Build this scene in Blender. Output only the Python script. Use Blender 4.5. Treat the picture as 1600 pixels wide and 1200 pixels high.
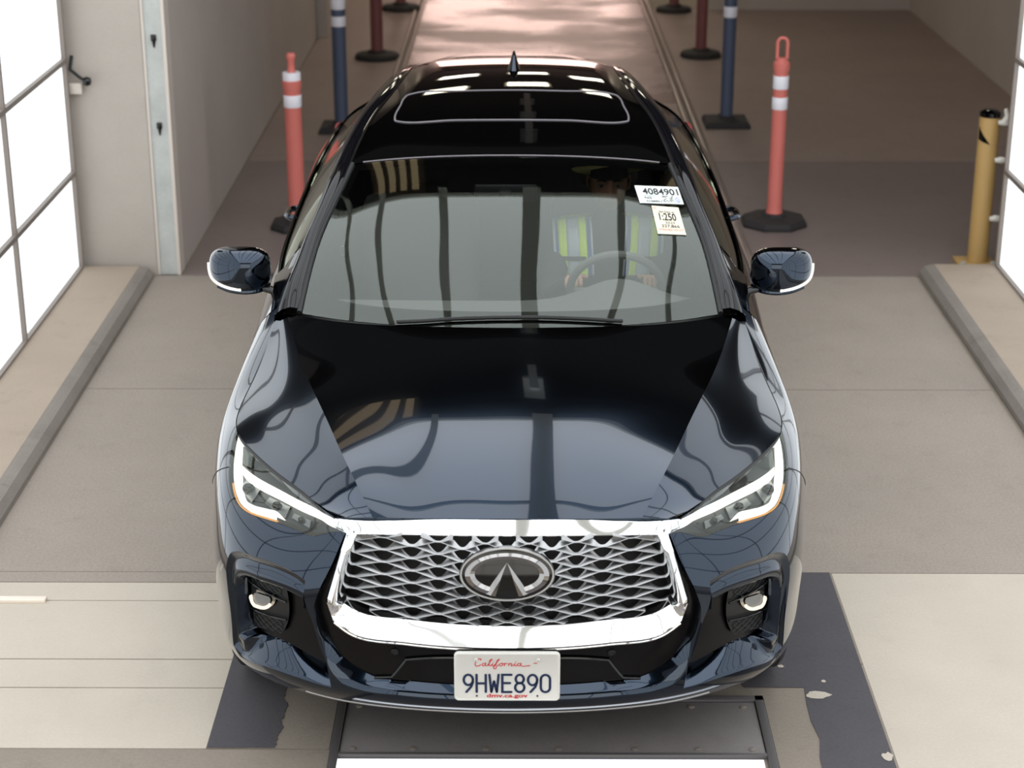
import bpy, bmesh, math, random
import numpy as np
from mathutils import Vector, Matrix, Euler
from mathutils.geometry import delaunay_2d_cdt
random.seed(7); rng = np.random.default_rng(7)
for _o in list(bpy.data.objects): bpy.data.objects.remove(_o)
S = bpy.context.scene
COL = S.collection
PI = math.pi

# ------------------------------------------------------------------ camera
cd = bpy.data.cameras.new('camera'); cam = bpy.data.objects.new('camera', cd); COL.objects.link(cam)
cam.location = (.037, -4.74, 3.15)
cam.rotation_euler = (math.radians(90-20.7), 0, math.radians(.276))
cd.sensor_width = 36; cd.lens = 36*2900/1600; cd.clip_start = .05; cd.clip_end = 200
cd.dof.use_dof = True; cd.dof.focus_distance = 6.1; cd.dof.aperture_fstop = 3.4
S.camera = cam
# ------------------------------------------------------------------ world, exposure
w = bpy.data.worlds.new('world'); S.world = w; w.use_nodes = True
w.node_tree.nodes['Background'].inputs[0].default_value = (.9, .86, .84, 1)
w.node_tree.nodes['Background'].inputs[1].default_value = .10
S.view_settings.view_transform = 'Standard'; S.view_settings.look = 'None'
S.view_settings.exposure = 0.0; S.view_settings.gamma = 1.0; S.view_settings.use_curve_mapping = False
CEIL_L = 2.55      # radiance of the ceiling soft-light panels
WALL_L = 1.6     # radiance of the side soft-light panels
CEIL_Z = 4.5
CEIL_Y = (-6.0, 4.70)

# ------------------------------------------------------------------ materials
def lin(c):
    if isinstance(c, str): c = tuple(int(c[i:i+2], 16)/255 for i in (0, 2, 4))
    return tuple((x/12.92 if x <= .04045 else ((x+.055)/1.055)**2.4) for x in c)
class Mt:
    def __init__(self, name):
        self.m = bpy.data.materials.new(name); self.m.use_nodes = True
        self.nt = self.m.node_tree; self.N = self.nt.nodes; self.L = self.nt.links
        self.b = self.N['Principled BSDF']; self.out = self.N['Material Output']
    def n(self, t, **k):
        x = self.N.new(t)
        for a, v in k.items():
            if a.startswith('i_'): x.inputs[a[2:].replace('_', ' ')].default_value = v
            else: setattr(x, a, v)
        return x
    def link(self, a, b): self.L.new(a, b)
def pmat(name, col, rough=.5, metal=0.0, coat=0.0, spec=.5, emit=None, es=0, coat_r=.02, noise=0, nscale=20, bump=0, bscale=80, alpha=1, obj=True):
    t = Mt(name); b = t.b; c = lin(col)
    b.inputs['Base Color'].default_value = (*c, 1); b.inputs['Roughness'].default_value = rough
    b.inputs['Metallic'].default_value = metal; b.inputs['Coat Weight'].default_value = coat
    b.inputs['Coat Roughness'].default_value = coat_r; b.inputs['Specular IOR Level'].default_value = spec
    if emit: b.inputs['Emission Color'].default_value = (*lin(emit), 1); b.inputs['Emission Strength'].default_value = es
    if noise or bump:
        tc = t.n('ShaderNodeTexCoord')
        if noise:
            nz = t.n('ShaderNodeTexNoise', i_Scale=nscale, i_Detail=6.0, i_Roughness=.6)
            t.link(tc.outputs['Object'], nz.inputs['Vector'])
            mx = t.n('ShaderNodeMix', data_type='RGBA')
            mx.inputs[6].default_value = (*[max(0, x*(1-noise)) for x in c], 1); mx.inputs[7].default_value = (*[min(1, x*(1+noise)) for x in c], 1)
            t.link(nz.outputs['Fac'], mx.inputs[0]); t.link(mx.outputs[2], b.inputs['Base Color'])
        if bump:
            nb = t.n('ShaderNodeTexNoise', i_Scale=bscale, i_Detail=3.0); t.link(tc.outputs['Object'], nb.inputs['Vector'])
            bp = t.n('ShaderNodeBump', i_Strength=bump, i_Distance=.004); t.link(nb.outputs['Fac'], bp.inputs['Height']); t.link(bp.outputs[0], b.inputs['Normal'])
    return t.m
def emat(name, col, s):
    t = Mt(name); e = t.n('ShaderNodeEmission'); e.inputs[0].default_value = (*lin(col), 1); e.inputs[1].default_value = s
    t.link(e.outputs[0], t.out.inputs[0]); return t.m
def glassmat(name, tint, boost=1.8, rough=0.0):
    """thin pane: Fresnel reflection of both faces over a tinted see-through"""
    t = Mt(name); tr = t.n('ShaderNodeBsdfTransparent'); tr.inputs[0].default_value = (*tint, 1)
    gl = t.n('ShaderNodeBsdfGlossy'); gl.inputs['Roughness'].default_value = rough; gl.inputs[0].default_value = (.93, 1, .93, 1)
    fr = t.n('ShaderNodeFresnel'); fr.inputs['IOR'].default_value = 1.5
    mu = t.n('ShaderNodeMath', operation='MULTIPLY', use_clamp=True); mu.inputs[1].default_value = boost
    mx = t.n('ShaderNodeMixShader'); t.link(fr.outputs[0], mu.inputs[0]); t.link(mu.outputs[0], mx.inputs[0])
    t.link(tr.outputs[0], mx.inputs[1]); t.link(gl.outputs[0], mx.inputs[2]); t.link(mx.outputs[0], t.out.inputs[0])
    return t.m
def concrete(name, col, var=.12, speck=.25, rough=.75, stain=.25, big=1.2, spec=.4):
    t = Mt(name); b = t.b; c = np.array(lin(col)); tc = t.n('ShaderNodeTexCoord')
    g = t.n('ShaderNodeNewGeometry')
    n1 = t.n('ShaderNodeTexNoise', i_Scale=big, i_Detail=8.0, i_Roughness=.62); n2 = t.n('ShaderNodeTexNoise', i_Scale=90.0, i_Detail=3.0, i_Roughness=.7)
    n3 = t.n('ShaderNodeTexNoise', i_Scale=7.0, i_Detail=5.0, i_Roughness=.7)
    for x in (n1, n2, n3): t.link(g.outputs['Position'], x.inputs['Vector'])
    r1 = t.n('ShaderNodeMapRange', i_From_Min=.3, i_From_Max=.7, i_To_Min=1-var, i_To_Max=1+var); t.link(n1.outputs['Fac'], r1.inputs[0])
    r2 = t.n('ShaderNodeMapRange', i_From_Min=.25, i_From_Max=.75, i_To_Min=1-speck, i_To_Max=1+speck); t.link(n2.outputs['Fac'], r2.inputs[0])
    r3 = t.n('ShaderNodeMapRange', i_From_Min=.55, i_From_Max=.8, i_To_Min=1, i_To_Max=1-stain); t.link(n3.outputs['Fac'], r3.inputs[0])
    m1 = t.n('ShaderNodeMath', operation='MULTIPLY'); m2 = t.n('ShaderNodeMath', operation='MULTIPLY')
    t.link(r1.outputs[0], m1.inputs[0]); t.link(r2.outputs[0], m1.inputs[1]); t.link(m1.outputs[0], m2.inputs[0]); t.link(r3.outputs[0], m2.inputs[1])
    vm = t.n('ShaderNodeVectorMath', operation='SCALE'); vm.inputs[0].default_value = tuple(c); t.link(m2.outputs[0], vm.inputs['Scale'])
    t.link(vm.outputs[0], b.inputs['Base Color']); b.inputs['Roughness'].default_value = rough; b.inputs['Specular IOR Level'].default_value = spec
    bp = t.n('ShaderNodeBump', i_Strength=.25, i_Distance=.003); t.link(n2.outputs['Fac'], bp.inputs['Height']); t.link(bp.outputs[0], b.inputs['Normal'])
    return t.m
M = {}
def mat_paint():
    t = Mt('dark_blue_paint'); b = t.b
    b.inputs['Base Color'].default_value = (.0075, .0190, .039, 1); b.inputs['Metallic'].default_value = 1.0; b.inputs['Roughness'].default_value = .11
    b.inputs['Coat Weight'].default_value = 1; b.inputs['Coat Roughness'].default_value = .006; b.inputs['Coat IOR'].default_value = 1.5
    b.inputs['Specular IOR Level'].default_value = 0.0
    return t.m
M['paint'] = mat_paint()
M['chrome'] = pmat('chrome', (.93, .93, .93), .045, 1)
M['satin'] = pmat('satin_chrome', (.66, .66, .66), .33, 1)
M['darkchrome'] = pmat('dark_chrome', (.62, .61, .60), .09, 1)
M['gloss'] = pmat('gloss_black', (.02, .02, .023), .08, 0, spec=.5)
M['plastic'] = pmat('black_plastic', (.06, .06, .065), .5)
M['soft'] = pmat('soft_dark_trim', (.40, .40, .39), .85)
M['rubber'] = pmat('tyre_rubber', (.11, .105, .105), .8, bump=.3)
M['seat'] = pmat('dark_seat_leather', (.30, .29, .285), .6)
M['rim'] = pmat('wheel_alloy', (.6, .6, .62), .25, 1)
M['glass'] = glassmat('windshield_glass', (.93, .96, .94), 1.42)
M['sideglass'] = glassmat('side_glass', (.12, .13, .12), 1.7)
M['lens'] = glassmat('headlight_lens', (.93, .95, .95), .95)
M['roofglass'] = pmat('black_roof_glass', (.012, .012, .014), .015, 0, spec=.55)
M['frit'] = pmat('windshield_frit', (.03, .03, .03), .04)
M['drl'] = emat('daytime_running_light', (1, .985, .95), 1.7)
M['drl2'] = emat('mirror_indicator_light', (1, .98, .95), 1.3)
M['foglow'] = emat('fog_lamp_glow', (1, .95, .86), 1.3)
M['white'] = pmat('white_paint', (.88, .86, .82), .5)
M['plate'] = pmat('plate_white', (.86, .85, .82), .35)
M['plateblue'] = pmat('plate_navy_ink', (.10, .16, .29), .4)
M['platered'] = pmat('plate_red_ink', (.80, .16, .18), .4)
M['ink'] = pmat('black_ink', (.12, .12, .13), .6)
M['graytext'] = pmat('gray_ink', (.42, .42, .42), .6)
M['pinktext'] = pmat('pink_ink', (.85, .62, .58), .6)
M['pen'] = pmat('blue_pen', (.35, .42, .8), .6)
M['paper'] = pmat('white_paper', (.84, .86, .85), .7)
M['paper2'] = pmat('cream_paper', (.87, .84, .76), .7)

# ------------------------------------------------------------------ object helpers
def link(o, parent=None):
    COL.objects.link(o)
    if parent is not None: o.parent = parent
    return o
def tag(o, label=None, cat=None, group=None, kind=None):
    for k, v in (('label', label), ('category', cat), ('group', group), ('kind', kind)):
        if v: o[k] = v
    return o
def empty(name, loc=(0, 0, 0), label=None, cat=None, group=None, rz=0):
    o = bpy.data.objects.new(name, None); COL.objects.link(o); o.location = loc; o.rotation_euler = (0, 0, rz); o.empty_display_size = .1
    bpy.context.view_layer.update()
    return tag(o, label, cat, group)
def meshobj(name, V, Fc, mat, parent=None, smooth=True, sharp=35, normals=None):
    me = bpy.data.meshes.new(name); me.from_pydata([tuple(map(float, v)) for v in V], [], [tuple(int(i) for i in f) for f in Fc])
    me.validate(clean_customdata=False)
    for m in (mat if isinstance(mat, (list, tuple)) else [mat]): me.materials.append(m)
    if smooth: me.polygons.foreach_set('use_smooth', [True]*len(me.polygons))
    if normals is not None: me.normals_split_custom_set_from_vertices([tuple(map(float, n)) for n in normals])
    elif smooth and sharp: me.set_sharp_from_angle(angle=math.radians(sharp))
    me.update()
    return link(bpy.data.objects.new(name, me), parent)
def bmobj(name, bm, mat, parent=None, smooth=False, sharp=35):
    bmesh.ops.recalc_face_normals(bm, faces=bm.faces[:])
    me = bpy.data.meshes.new(name); bm.to_mesh(me); bm.free()
    for m in (mat if isinstance(mat, (list, tuple)) else [mat]): me.materials.append(m)
    if smooth:
        me.polygons.foreach_set('use_smooth', [True]*len(me.polygons))
        if sharp: me.set_sharp_from_angle(angle=math.radians(sharp))
    return link(bpy.data.objects.new(name, me), parent)
def add_box(bm, c, s, bevel=0, rot=None):
    r = bmesh.ops.create_cube(bm, size=1.0); vs = r['verts']
    bmesh.ops.scale(bm, vec=s, verts=vs)
    if bevel:
        es = list({e for v in vs for e in v.link_edges})
        rb = bmesh.ops.bevel(bm, geom=es, offset=bevel, segments=2, affect='EDGES', profile=.5)
        vs = list({v for f in rb['faces'] for v in f.verts} | {v for v in vs if v.is_valid})
    if rot is not None: bmesh.ops.rotate(bm, cent=(0, 0, 0), matrix=Euler(rot).to_matrix(), verts=vs)
    bmesh.ops.translate(bm, vec=c, verts=vs)
    return vs
def box(name, c, s, mat, parent=None, bevel=0, rot=None):
    bm = bmesh.new(); add_box(bm, c, s, bevel, rot); return bmobj(name, bm, mat, parent, smooth=bevel > 0)
def tube(pts, r, n=10, closed=False, cap=True, flat=1.0):
    """tube along a polyline; r scalar or per point"""
    pts = [Vector(p) for p in pts]; m = len(pts); rr = r if hasattr(r, '__len__') else [r]*m
    V = []; F_ = []; up = None
    for i, p in enumerate(pts):
        a = pts[(i-1) % m] if (closed or i > 0) else p; b = pts[(i+1) % m] if (closed or i < m-1) else p
        d = (b-a).normalized()
        if up is None: up = Vector((0, 0, 1)) if abs(d.z) < .9 else Vector((0, 1, 0))
        x = d.cross(up).normalized(); y = x.cross(d).normalized(); up = y
        for k in range(n):
            t = 2*PI*k/n; V.append(p + x*math.cos(t)*rr[i] + y*math.sin(t)*rr[i]*flat)
    for i in range(m if closed else m-1):
        j = (i+1) % m
        for k in range(n): F_.append((i*n+k, j*n+k, j*n+(k+1) % n, i*n+(k+1) % n)[::-1])
    if cap and not closed: F_.append(tuple(range(n))); F_.append(tuple((m-1)*n+k for k in range(n))[::-1])
    return V, F_
def lathe(profile, n=24, axis='z', sq=0):
    V = []; F_ = []; m = len(profile)
    for r, h in profile:
        for k in range(n):
            t = 2*PI*k/n; V.append((r*math.cos(t), r*math.sin(t), h) if axis == 'z' else ((h, r*math.cos(t), r*math.sin(t)) if axis == 'x' else (r*math.cos(t), h, r*math.sin(t))))
    for i in range(m-1):
        for k in range(n): F_.append((i*n+k, i*n+(k+1) % n, (i+1)*n+(k+1) % n, (i+1)*n+k))
    F_.append(tuple(range(n))[::-1]); F_.append(tuple((m-1)*n+k for k in range(n)))
    return V, F_
def merge(*parts):
    V = []; F_ = []
    for v, f in parts:
        o = len(V); V += [tuple(p) for p in v]; F_ += [tuple(i+o for i in q) for q in f]
    return V, F_
def mirx(V, F_):
    return [(-p[0], p[1], p[2]) for p in V], [tuple(reversed(f)) for f in F_]
def gridfaces(nr, nc, off=0, flip=False):
    o = []
    for i in range(nr-1):
        for j in range(nc-1):
            a = off+i*nc+j; q = (a, a+1, a+nc+1, a+nc); o.append(q[::-1] if flip else q)
    return o
def curve2(P, closed=True, ang=38, step=.012):
    """dense smooth polyline through 2-d or 3-d points; sharp turns stay corners"""
    P = [np.array(p, float) for p in P]; n = len(P); out = []
    corner = []
    for i in range(n):
        if not closed and i in (0, n-1): corner.append(True); continue
        a = P[i]-P[i-1]; b = P[(i+1) % n]-P[i]
        c = np.dot(a, b)/(np.linalg.norm(a)*np.linalg.norm(b)+1e-12); corner.append(math.degrees(math.acos(max(-1, min(1, c)))) > ang)
    for i in range(n if closed else n-1):
        p1 = P[i]; p2 = P[(i+1) % n]; L = np.linalg.norm(p2-p1)
        if closed or i > 0: p0 = P[i-1]
        else: p0 = p1
        p3 = P[(i+2) % n] if (closed or i+2 < n) else p2
        def tan(a, b, c):
            la = np.linalg.norm(b-a)+1e-9; lb = np.linalg.norm(c-b)+1e-9
            return ((b-a)/la*lb+(c-b)/lb*la)/(la+lb)
        t1 = (p2-p1)/L if corner[i] else tan(p0, p1, p2); t2 = (p2-p1)/L if corner[(i+1) % n] else tan(p1, p2, p3)
        k = max(1, int(math.ceil(L/step)))
        for q in range(k):
            t = q/k; h00 = 2*t**3-3*t*t+1; h10 = t**3-2*t*t+t; h01 = -2*t**3+3*t*t; h11 = t**3-t*t
            out.append(h00*p1+h10*L*t1+h01*p2+h11*L*t2)
    if not closed: out.append(P[-1])
    return np.array(out)
def resample(P, n, closed=False):
    P = np.array(P); Q = np.vstack([P, P[:1]]) if closed else P
    d = np.concatenate([[0], np.cumsum(np.linalg.norm(np.diff(Q, axis=0), axis=1))])
    u = np.linspace(0, d[-1], n, endpoint=not closed)
    return np.stack([np.interp(u, d, Q[:, k]) for k in range(Q.shape[1])], 1)
def inpoly(pts, poly):
    x, y = pts[:, 0], pts[:, 1]; c = np.zeros(len(pts), bool); n = len(poly); j = n-1
    for i in range(n):
        xi, yi = poly[i]; xj, yj = poly[j]
        m = ((yi > y) != (yj > y)) & (x < (xj-xi)*(y-yi)/((yj-yi) if yj != yi else 1e-12)+xi); c ^= m; j = i
    return c
def panel_mesh(surf, outline, holes=(), off=0.0, flange=.012, step=.016, cut=None):
    """triangulate a chart region and lift it on the skin; returns V, F, normals"""
    loops = [np.array(outline)]+[np.array(h) for h in holes]
    lo = loops[0].min(0); hi = loops[0].max(0)
    gx, gy = np.meshgrid(np.arange(lo[0]+step/2, hi[0], step), np.arange(lo[1]+step/2, hi[1], step)); g = np.stack([gx.ravel(), gy.ravel()], 1)
    keep = inpoly(g, loops[0])
    for h in loops[1:]: keep &= ~inpoly(g, h)
    B = np.vstack(loops)
    d = np.min(np.linalg.norm(g[:, None]-B[None], axis=2), axis=1) if len(g) else np.zeros(0)
    g = g[keep & (d > step*.55)]
    pts = np.vstack([B, g]); edges = []; o = 0
    for l in loops:
        n = len(l); edges += [(o+i, o+(i+1) % n) for i in range(n)]; o += n
    r = delaunay_2d_cdt([Vector(p) for p in pts], edges, [], 0, 1e-7)
    v2 = np.array([(p.x, p.y) for p in r[0]]); tri = np.array([f for f in r[2] if len(f) == 3])
    c = v2[tri].mean(1); k = inpoly(c, loops[0])
    for h in loops[1:]: k &= ~inpoly(c, h)
    tri = tri[k]
    P = surf.at(v2[:, 0], v2[:, 1], off); Nn = surf.nrm(v2[:, 0], v2[:, 1])
    V = [tuple(p) for p in P]; F_ = [tuple(t) for t in tri]; NN = [tuple(x) for x in Nn]
    # face orientation consistent with surface normal
    a, b, cc = P[tri[:, 0]], P[tri[:, 1]], P[tri[:, 2]]
    if len(tri) and np.median(np.einsum('kc,kc->k', np.cross(b-a, cc-a), Nn[tri[:, 0]])) < 0: F_ = [f[::-1] for f in F_]
    if flange:
        for l in loops:
            n = len(l); A = surf.at(l[:, 0], l[:, 1], off); Nb = surf.nrm(l[:, 0], l[:, 1]); Bk = A-Nb*flange
            o = len(V); V += [tuple(p) for p in A]+[tuple(p) for p in Bk]
            tang = np.roll(A, -1, 0)-np.roll(A, 1, 0); sn = np.cross(tang, Nb); sn /= np.linalg.norm(sn, axis=1)[:, None]+1e-9
            if cut is not None: pass
            NN += [tuple(x) for x in sn]*2
            F_ += [(o+i, o+(i+1) % n, o+n+(i+1) % n, o+n+i) for i in range(n)]
    return V, F_, NN
def panel(name, surf, outline, holes=(), mat=None, parent=None, off=0.0, flange=.012, step=.016, mode='pair', mats=None, label=None):
    """mode 'pair': two separate parts left and right; 'join': one part from both halves; 'one': right only"""
    V, F_, Nn = panel_mesh(surf, outline, holes, off, flange, step)
    Vm, Fm = mirx(V, F_); Nm = [(-n[0], n[1], n[2]) for n in Nn]
    if mode == 'join':
        VV, FF = merge((V, F_), (Vm, Fm)); return [meshobj(name, VV, FF, mat, parent, normals=Nn+Nm)]
    r = [meshobj(name, V, F_, mat, parent, normals=Nn)]
    if mode == 'pair': r.append(meshobj(name, Vm, Fm, mat, parent, normals=Nm))
    return r
def loft(rings, closed=False):
    """rings: list of equally long lists of 3-d points"""
    n = len(rings[0]); V = [tuple(p) for r in rings for p in r]; F_ = []
    for i in range(len(rings)-1):
        for k in range(n if closed else n-1):
            k2 = (k+1) % n; F_.append((i*n+k, i*n+k2, (i+1)*n+k2, (i+1)*n+k))
    return V, F_
def both(name, VF, mat, parent, joined=False, **k):
    V, F_ = VF; Vm, Fm = mirx(V, F_)
    if joined:
        v, f = merge((V, F_), (Vm, Fm)); return [meshobj(name, v, f, mat, parent, **k)]
    return [meshobj(name, V, F_, mat, parent, **k), meshobj(name, Vm, Fm, mat, parent, **k)]
def surfgrid(surf, s0, s1, t0, t1, ns, nt, off=0.0):
    s, t = np.meshgrid(np.linspace(s0, s1, ns), np.linspace(t0, t1, nt)); s = s.ravel(); t = t.ravel()
    return surf.at(s, t, off), gridfaces(nt, ns), surf.nrm(s, t)
def strokes(lines, w, fr, z=.0008, n=8):
    """flat pen strokes: lines of 2-d points; fr maps (u, v, h) to 3-d"""
    V = []; F_ = []
    for ln in lines:
        ln = np.array(ln, float)
        if len(ln) > 1:
            o = len(V); m = len(ln); ok = [(ln[i+1]-ln[i]) for i in range(m-1)]
            for i in range(m):
                a = ok[max(i-1, 0)]; b = ok[min(i, m-2)]; a = a/(np.hypot(*a)+1e-12); b = b/(np.hypot(*b)+1e-12)
                d = a+b; d = d/(np.hypot(*d)+1e-12); nn = np.array([-d[1], d[0]]); k = w/2/max(.5, float(np.dot(nn, [-b[1], b[0]])))
                V += [fr(*(ln[i]+nn*k), z), fr(*(ln[i]-nn*k), z)]
            F_ += [(o+2*i, o+2*i+1, o+2*i+3, o+2*i+2) for i in range(m-1)]
        for p in (ln[0], ln[-1]):
            o = len(V); V += [fr(p[0]+w/2*math.cos(2*PI*k/n), p[1]+w/2*math.sin(2*PI*k/n), z*1.02) for k in range(n)]; F_.append(tuple(range(o, o+n)))
    return V, F_
def arc(cx, cy, rx, ry, a0, a1, n=14):
    return [(cx+rx*math.cos(math.radians(a0+(a1-a0)*i/n)), cy+ry*math.sin(math.radians(a0+(a1-a0)*i/n))) for i in range(n+1)]
def text_mesh(s, size, sx=1.0, bold=0.0):
    c = bpy.data.curves.new('text', 'FONT'); c.body = s; c.size = size; c.offset = bold; c.resolution_u = 4; c.align_x = 'LEFT'
    o = bpy.data.objects.new('text', c); COL.objects.link(o); dg = bpy.context.evaluated_depsgraph_get()
    me = o.evaluated_get(dg).to_mesh(); V = [(v.co.x*sx, v.co.y) for v in me.vertices]; F_ = [tuple(p.vertices) for p in me.polygons]
    o.evaluated_get(dg).to_mesh_clear(); bpy.data.objects.remove(o); bpy.data.curves.remove(c)
    return V, F_

# ---- smooth surface helper and the control points of the car skin
def _basis(K, x):
    """weights of a natural cubic spline through unit data at knots K, evaluated at x"""
    K = np.asarray(K, float); n = len(K); h = np.diff(K)
    A = np.zeros((n, n)); B = np.zeros((n, n)); A[0, 0] = A[-1, -1] = 1
    for i in range(1, n-1):
        A[i, i-1] = h[i-1]; A[i, i] = 2*(h[i-1]+h[i]); A[i, i+1] = h[i]
        B[i, i-1] = 6/h[i-1]; B[i, i] = -6/h[i-1]-6/h[i]; B[i, i+1] = 6/h[i]
    M = np.linalg.solve(A, B)
    x = np.atleast_1d(np.asarray(x, float))
    j = np.clip(np.searchsorted(K, x)-1, 0, n-2)
    hh = h[j]; a = (K[j+1]-x)/hh; b = (x-K[j])/hh
    W = np.zeros((len(x), n)); r = np.arange(len(x))
    inside = (x >= K[0]) & (x <= K[-1])
    ca = np.where(inside, (a**3-a)*hh*hh/6, -a*0); cb = np.where(inside, (b**3-b)*hh*hh/6, 0)
    # linear extrapolation outside with end slope
    W[r, j] += a; W[r, j+1] += b
    W += ca[:, None]*M[j] + cb[:, None]*M[j+1]
    lo = x < K[0]; hi = x > K[-1]
    if lo.any(): W[lo] += (x[lo]-K[0])[:, None]*(-(h[0]/6)*(M[1]))[None]
    if hi.any(): W[hi] += (x[hi]-K[-1])[:, None]*((h[-1]/6)*(M[-2]))[None]
    return W

class Surf:
    """smooth surface through a grid of points G[row][col]; chart (s along columns, t along rows) in metres"""
    def __init__(self, G, mirror=True):
        G = np.array(G, float)
        if mirror:
            m = G[:, :0:-1].copy(); m[..., 0] *= -1
            G = np.concatenate([m, G], 1)
        self.G = G
        ds = np.linalg.norm(np.diff(G, axis=1), axis=2).mean(0); dt = np.linalg.norm(np.diff(G, axis=0), axis=2).mean(1)
        self.S = np.concatenate([[0], np.cumsum(ds)]); self.T = np.concatenate([[0], np.cumsum(dt)])
        if mirror: self.S -= self.S[len(self.S)//2]
    def at(self, s, t, off=0.0):
        s = np.atleast_1d(np.asarray(s, float)); t = np.atleast_1d(np.asarray(t, float))
        P = np.einsum('ki,kj,ijc->kc', _basis(self.T, t), _basis(self.S, s), self.G)
        if np.any(off): P = P + self.nrm(s, t)*np.reshape(np.broadcast_to(off, s.shape), (-1, 1))
        return P
    def nrm(self, s, t):
        e = .002
        a = self.at(s+e, t)-self.at(s-e, t); b = self.at(s, t+e)-self.at(s, t-e)
        n = np.cross(a, b); return n/np.linalg.norm(n, axis=1)[:, None]

# ---- control points of the car's skin, right half (metres; nose at y=0, ground z=0) ----
FRONT = [
 # rows from the lip upward; columns from the centre outward, round the corner and back along the fender
 [(0,.10,.27),(.25,.115,.27),(.487,.155,.275),(.65,.235,.27),(.77,.34,.262),(.85,.50,.25),(.90,.67,.24),(.925,1.1,.24),(.93,1.55,.24)],
 [(0,.035,.335),(.25,.045,.335),(.487,.085,.34),(.67,.17,.335),(.80,.29,.325),(.885,.46,.31),(.928,.66,.31),(.950,1.1,.31),(.948,1.55,.31)],
 [(0,.028,.46),(.25,.038,.46),(.487,.075,.46),(.68,.157,.46),(.812,.27,.455),(.905,.46,.45),(.943,.68,.45),(.962,1.1,.45),(.955,1.55,.45)],
 [(0,.02,.60),(.25,.03,.60),(.487,.065,.60),(.68,.15,.60),(.815,.27,.60),(.912,.46,.60),(.952,.72,.60),(.970,1.1,.60),(.958,1.55,.62)],
 [(0,.035,.73),(.25,.045,.73),(.487,.075,.73),(.67,.165,.73),(.803,.29,.73),(.902,.48,.73),(.957,.76,.735),(.970,1.1,.765),(.948,1.55,.82)],
 [(0,.070,.82),(.25,.078,.82),(.487,.10,.82),(.64,.205,.82),(.772,.345,.825),(.880,.54,.83),(.938,.80,.835),(.948,1.1,.875),(.905,1.55,.985)],
 [(0,.14,.888),(.25,.14,.888),(.487,.143,.889),(.59,.28,.894),(.69,.43,.896),(.80,.62,.896),(.876,.80,.898),(.872,1.1,.935),(.802,1.55,1.085)],
]
HOOD_IN = [
 [(0,.14,.890),(.16,.14,.890),(.30,.14,.891),(.39,.142,.893)],
 [(0,.26,.925),(.17,.26,.925),(.33,.262,.926),(.440,.265,.932)],
 [(0,.42,.964),(.19,.42,.964),(.38,.425,.963),(.500,.43,.966)],
 [(0,.60,.998),(.21,.60,.998),(.42,.61,.993),(.560,.62,.992)],
 [(0,.78,1.027),(.24,.78,1.026),(.47,.79,1.018),(.617,.80,1.013)],
 [(0,1.02,1.060),(.27,1.03,1.058),(.53,1.05,1.045),(.695,1.07,1.033)],
 [(0,1.26,1.088),(.31,1.28,1.086),(.60,1.35,1.079),(.785,1.45,1.074)],
]
HOOD_OUT = [
 [(.39,.142,.893),(.42,.142,.892),(.455,.142,.891),(.487,.143,.890)],
 [(.440,.265,.932),(.49,.267,.919),(.54,.27,.906),(.59,.28,.894)],
 [(.500,.43,.966),(.56,.43,.943),(.63,.43,.918),(.69,.43,.896)],
 [(.560,.62,.992),(.64,.62,.960),(.72,.62,.926),(.80,.62,.896)],
 [(.617,.80,1.013),(.70,.80,.974),(.79,.80,.932),(.876,.80,.898)],
 [(.695,1.07,1.033),(.755,1.08,1.002),(.815,1.09,.967),(.872,1.10,.935)],
 [(.785,1.45,1.074),(.797,1.455,1.069),(.808,1.46,1.064),(.822,1.47,1.058)],
]
WSG = [
 [(0,1.27,1.080),(.25,1.287,1.080),(.50,1.345,1.078),(.64,1.395,1.078),(.735,1.44,1.079)],
 [(0,1.50,1.172),(.25,1.513,1.170),(.49,1.55,1.166),(.63,1.59,1.162),(.722,1.622,1.159)],
 [(0,1.75,1.264),(.24,1.760,1.262),(.47,1.785,1.255),(.61,1.808,1.247),(.700,1.83,1.240)],
 [(0,2.00,1.347),(.22,2.006,1.345),(.44,2.018,1.336),(.57,2.030,1.326),(.660,2.043,1.318)],
 [(0,2.290,1.435),(.20,2.290,1.4325),(.41,2.289,1.423),(.53,2.288,1.413),(.611,2.285,1.404)],
]
ROOFG = [
 [(0,2.295,1.437),(.20,2.295,1.4345),(.41,2.294,1.425),(.53,2.293,1.415),(.613,2.290,1.406)],
 [(0,2.62,1.500),(.20,2.62,1.498),(.40,2.62,1.492),(.51,2.62,1.484),(.580,2.62,1.474)],
 [(0,3.00,1.540),(.18,3.00,1.538),(.36,3.00,1.532),(.45,3.00,1.524),(.520,3.00,1.512)],
 [(0,3.40,1.550),(.17,3.40,1.548),(.33,3.40,1.540),(.42,3.40,1.532),(.475,3.40,1.520)],
 [(0,3.80,1.525),(.16,3.80,1.523),(.32,3.80,1.515),(.40,3.80,1.505),(.455,3.80,1.490)],
 [(0,4.20,1.460),(.16,4.20,1.458),(.31,4.19,1.450),(.39,4.18,1.440),(.44,4.17,1.425)],
]

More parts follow.
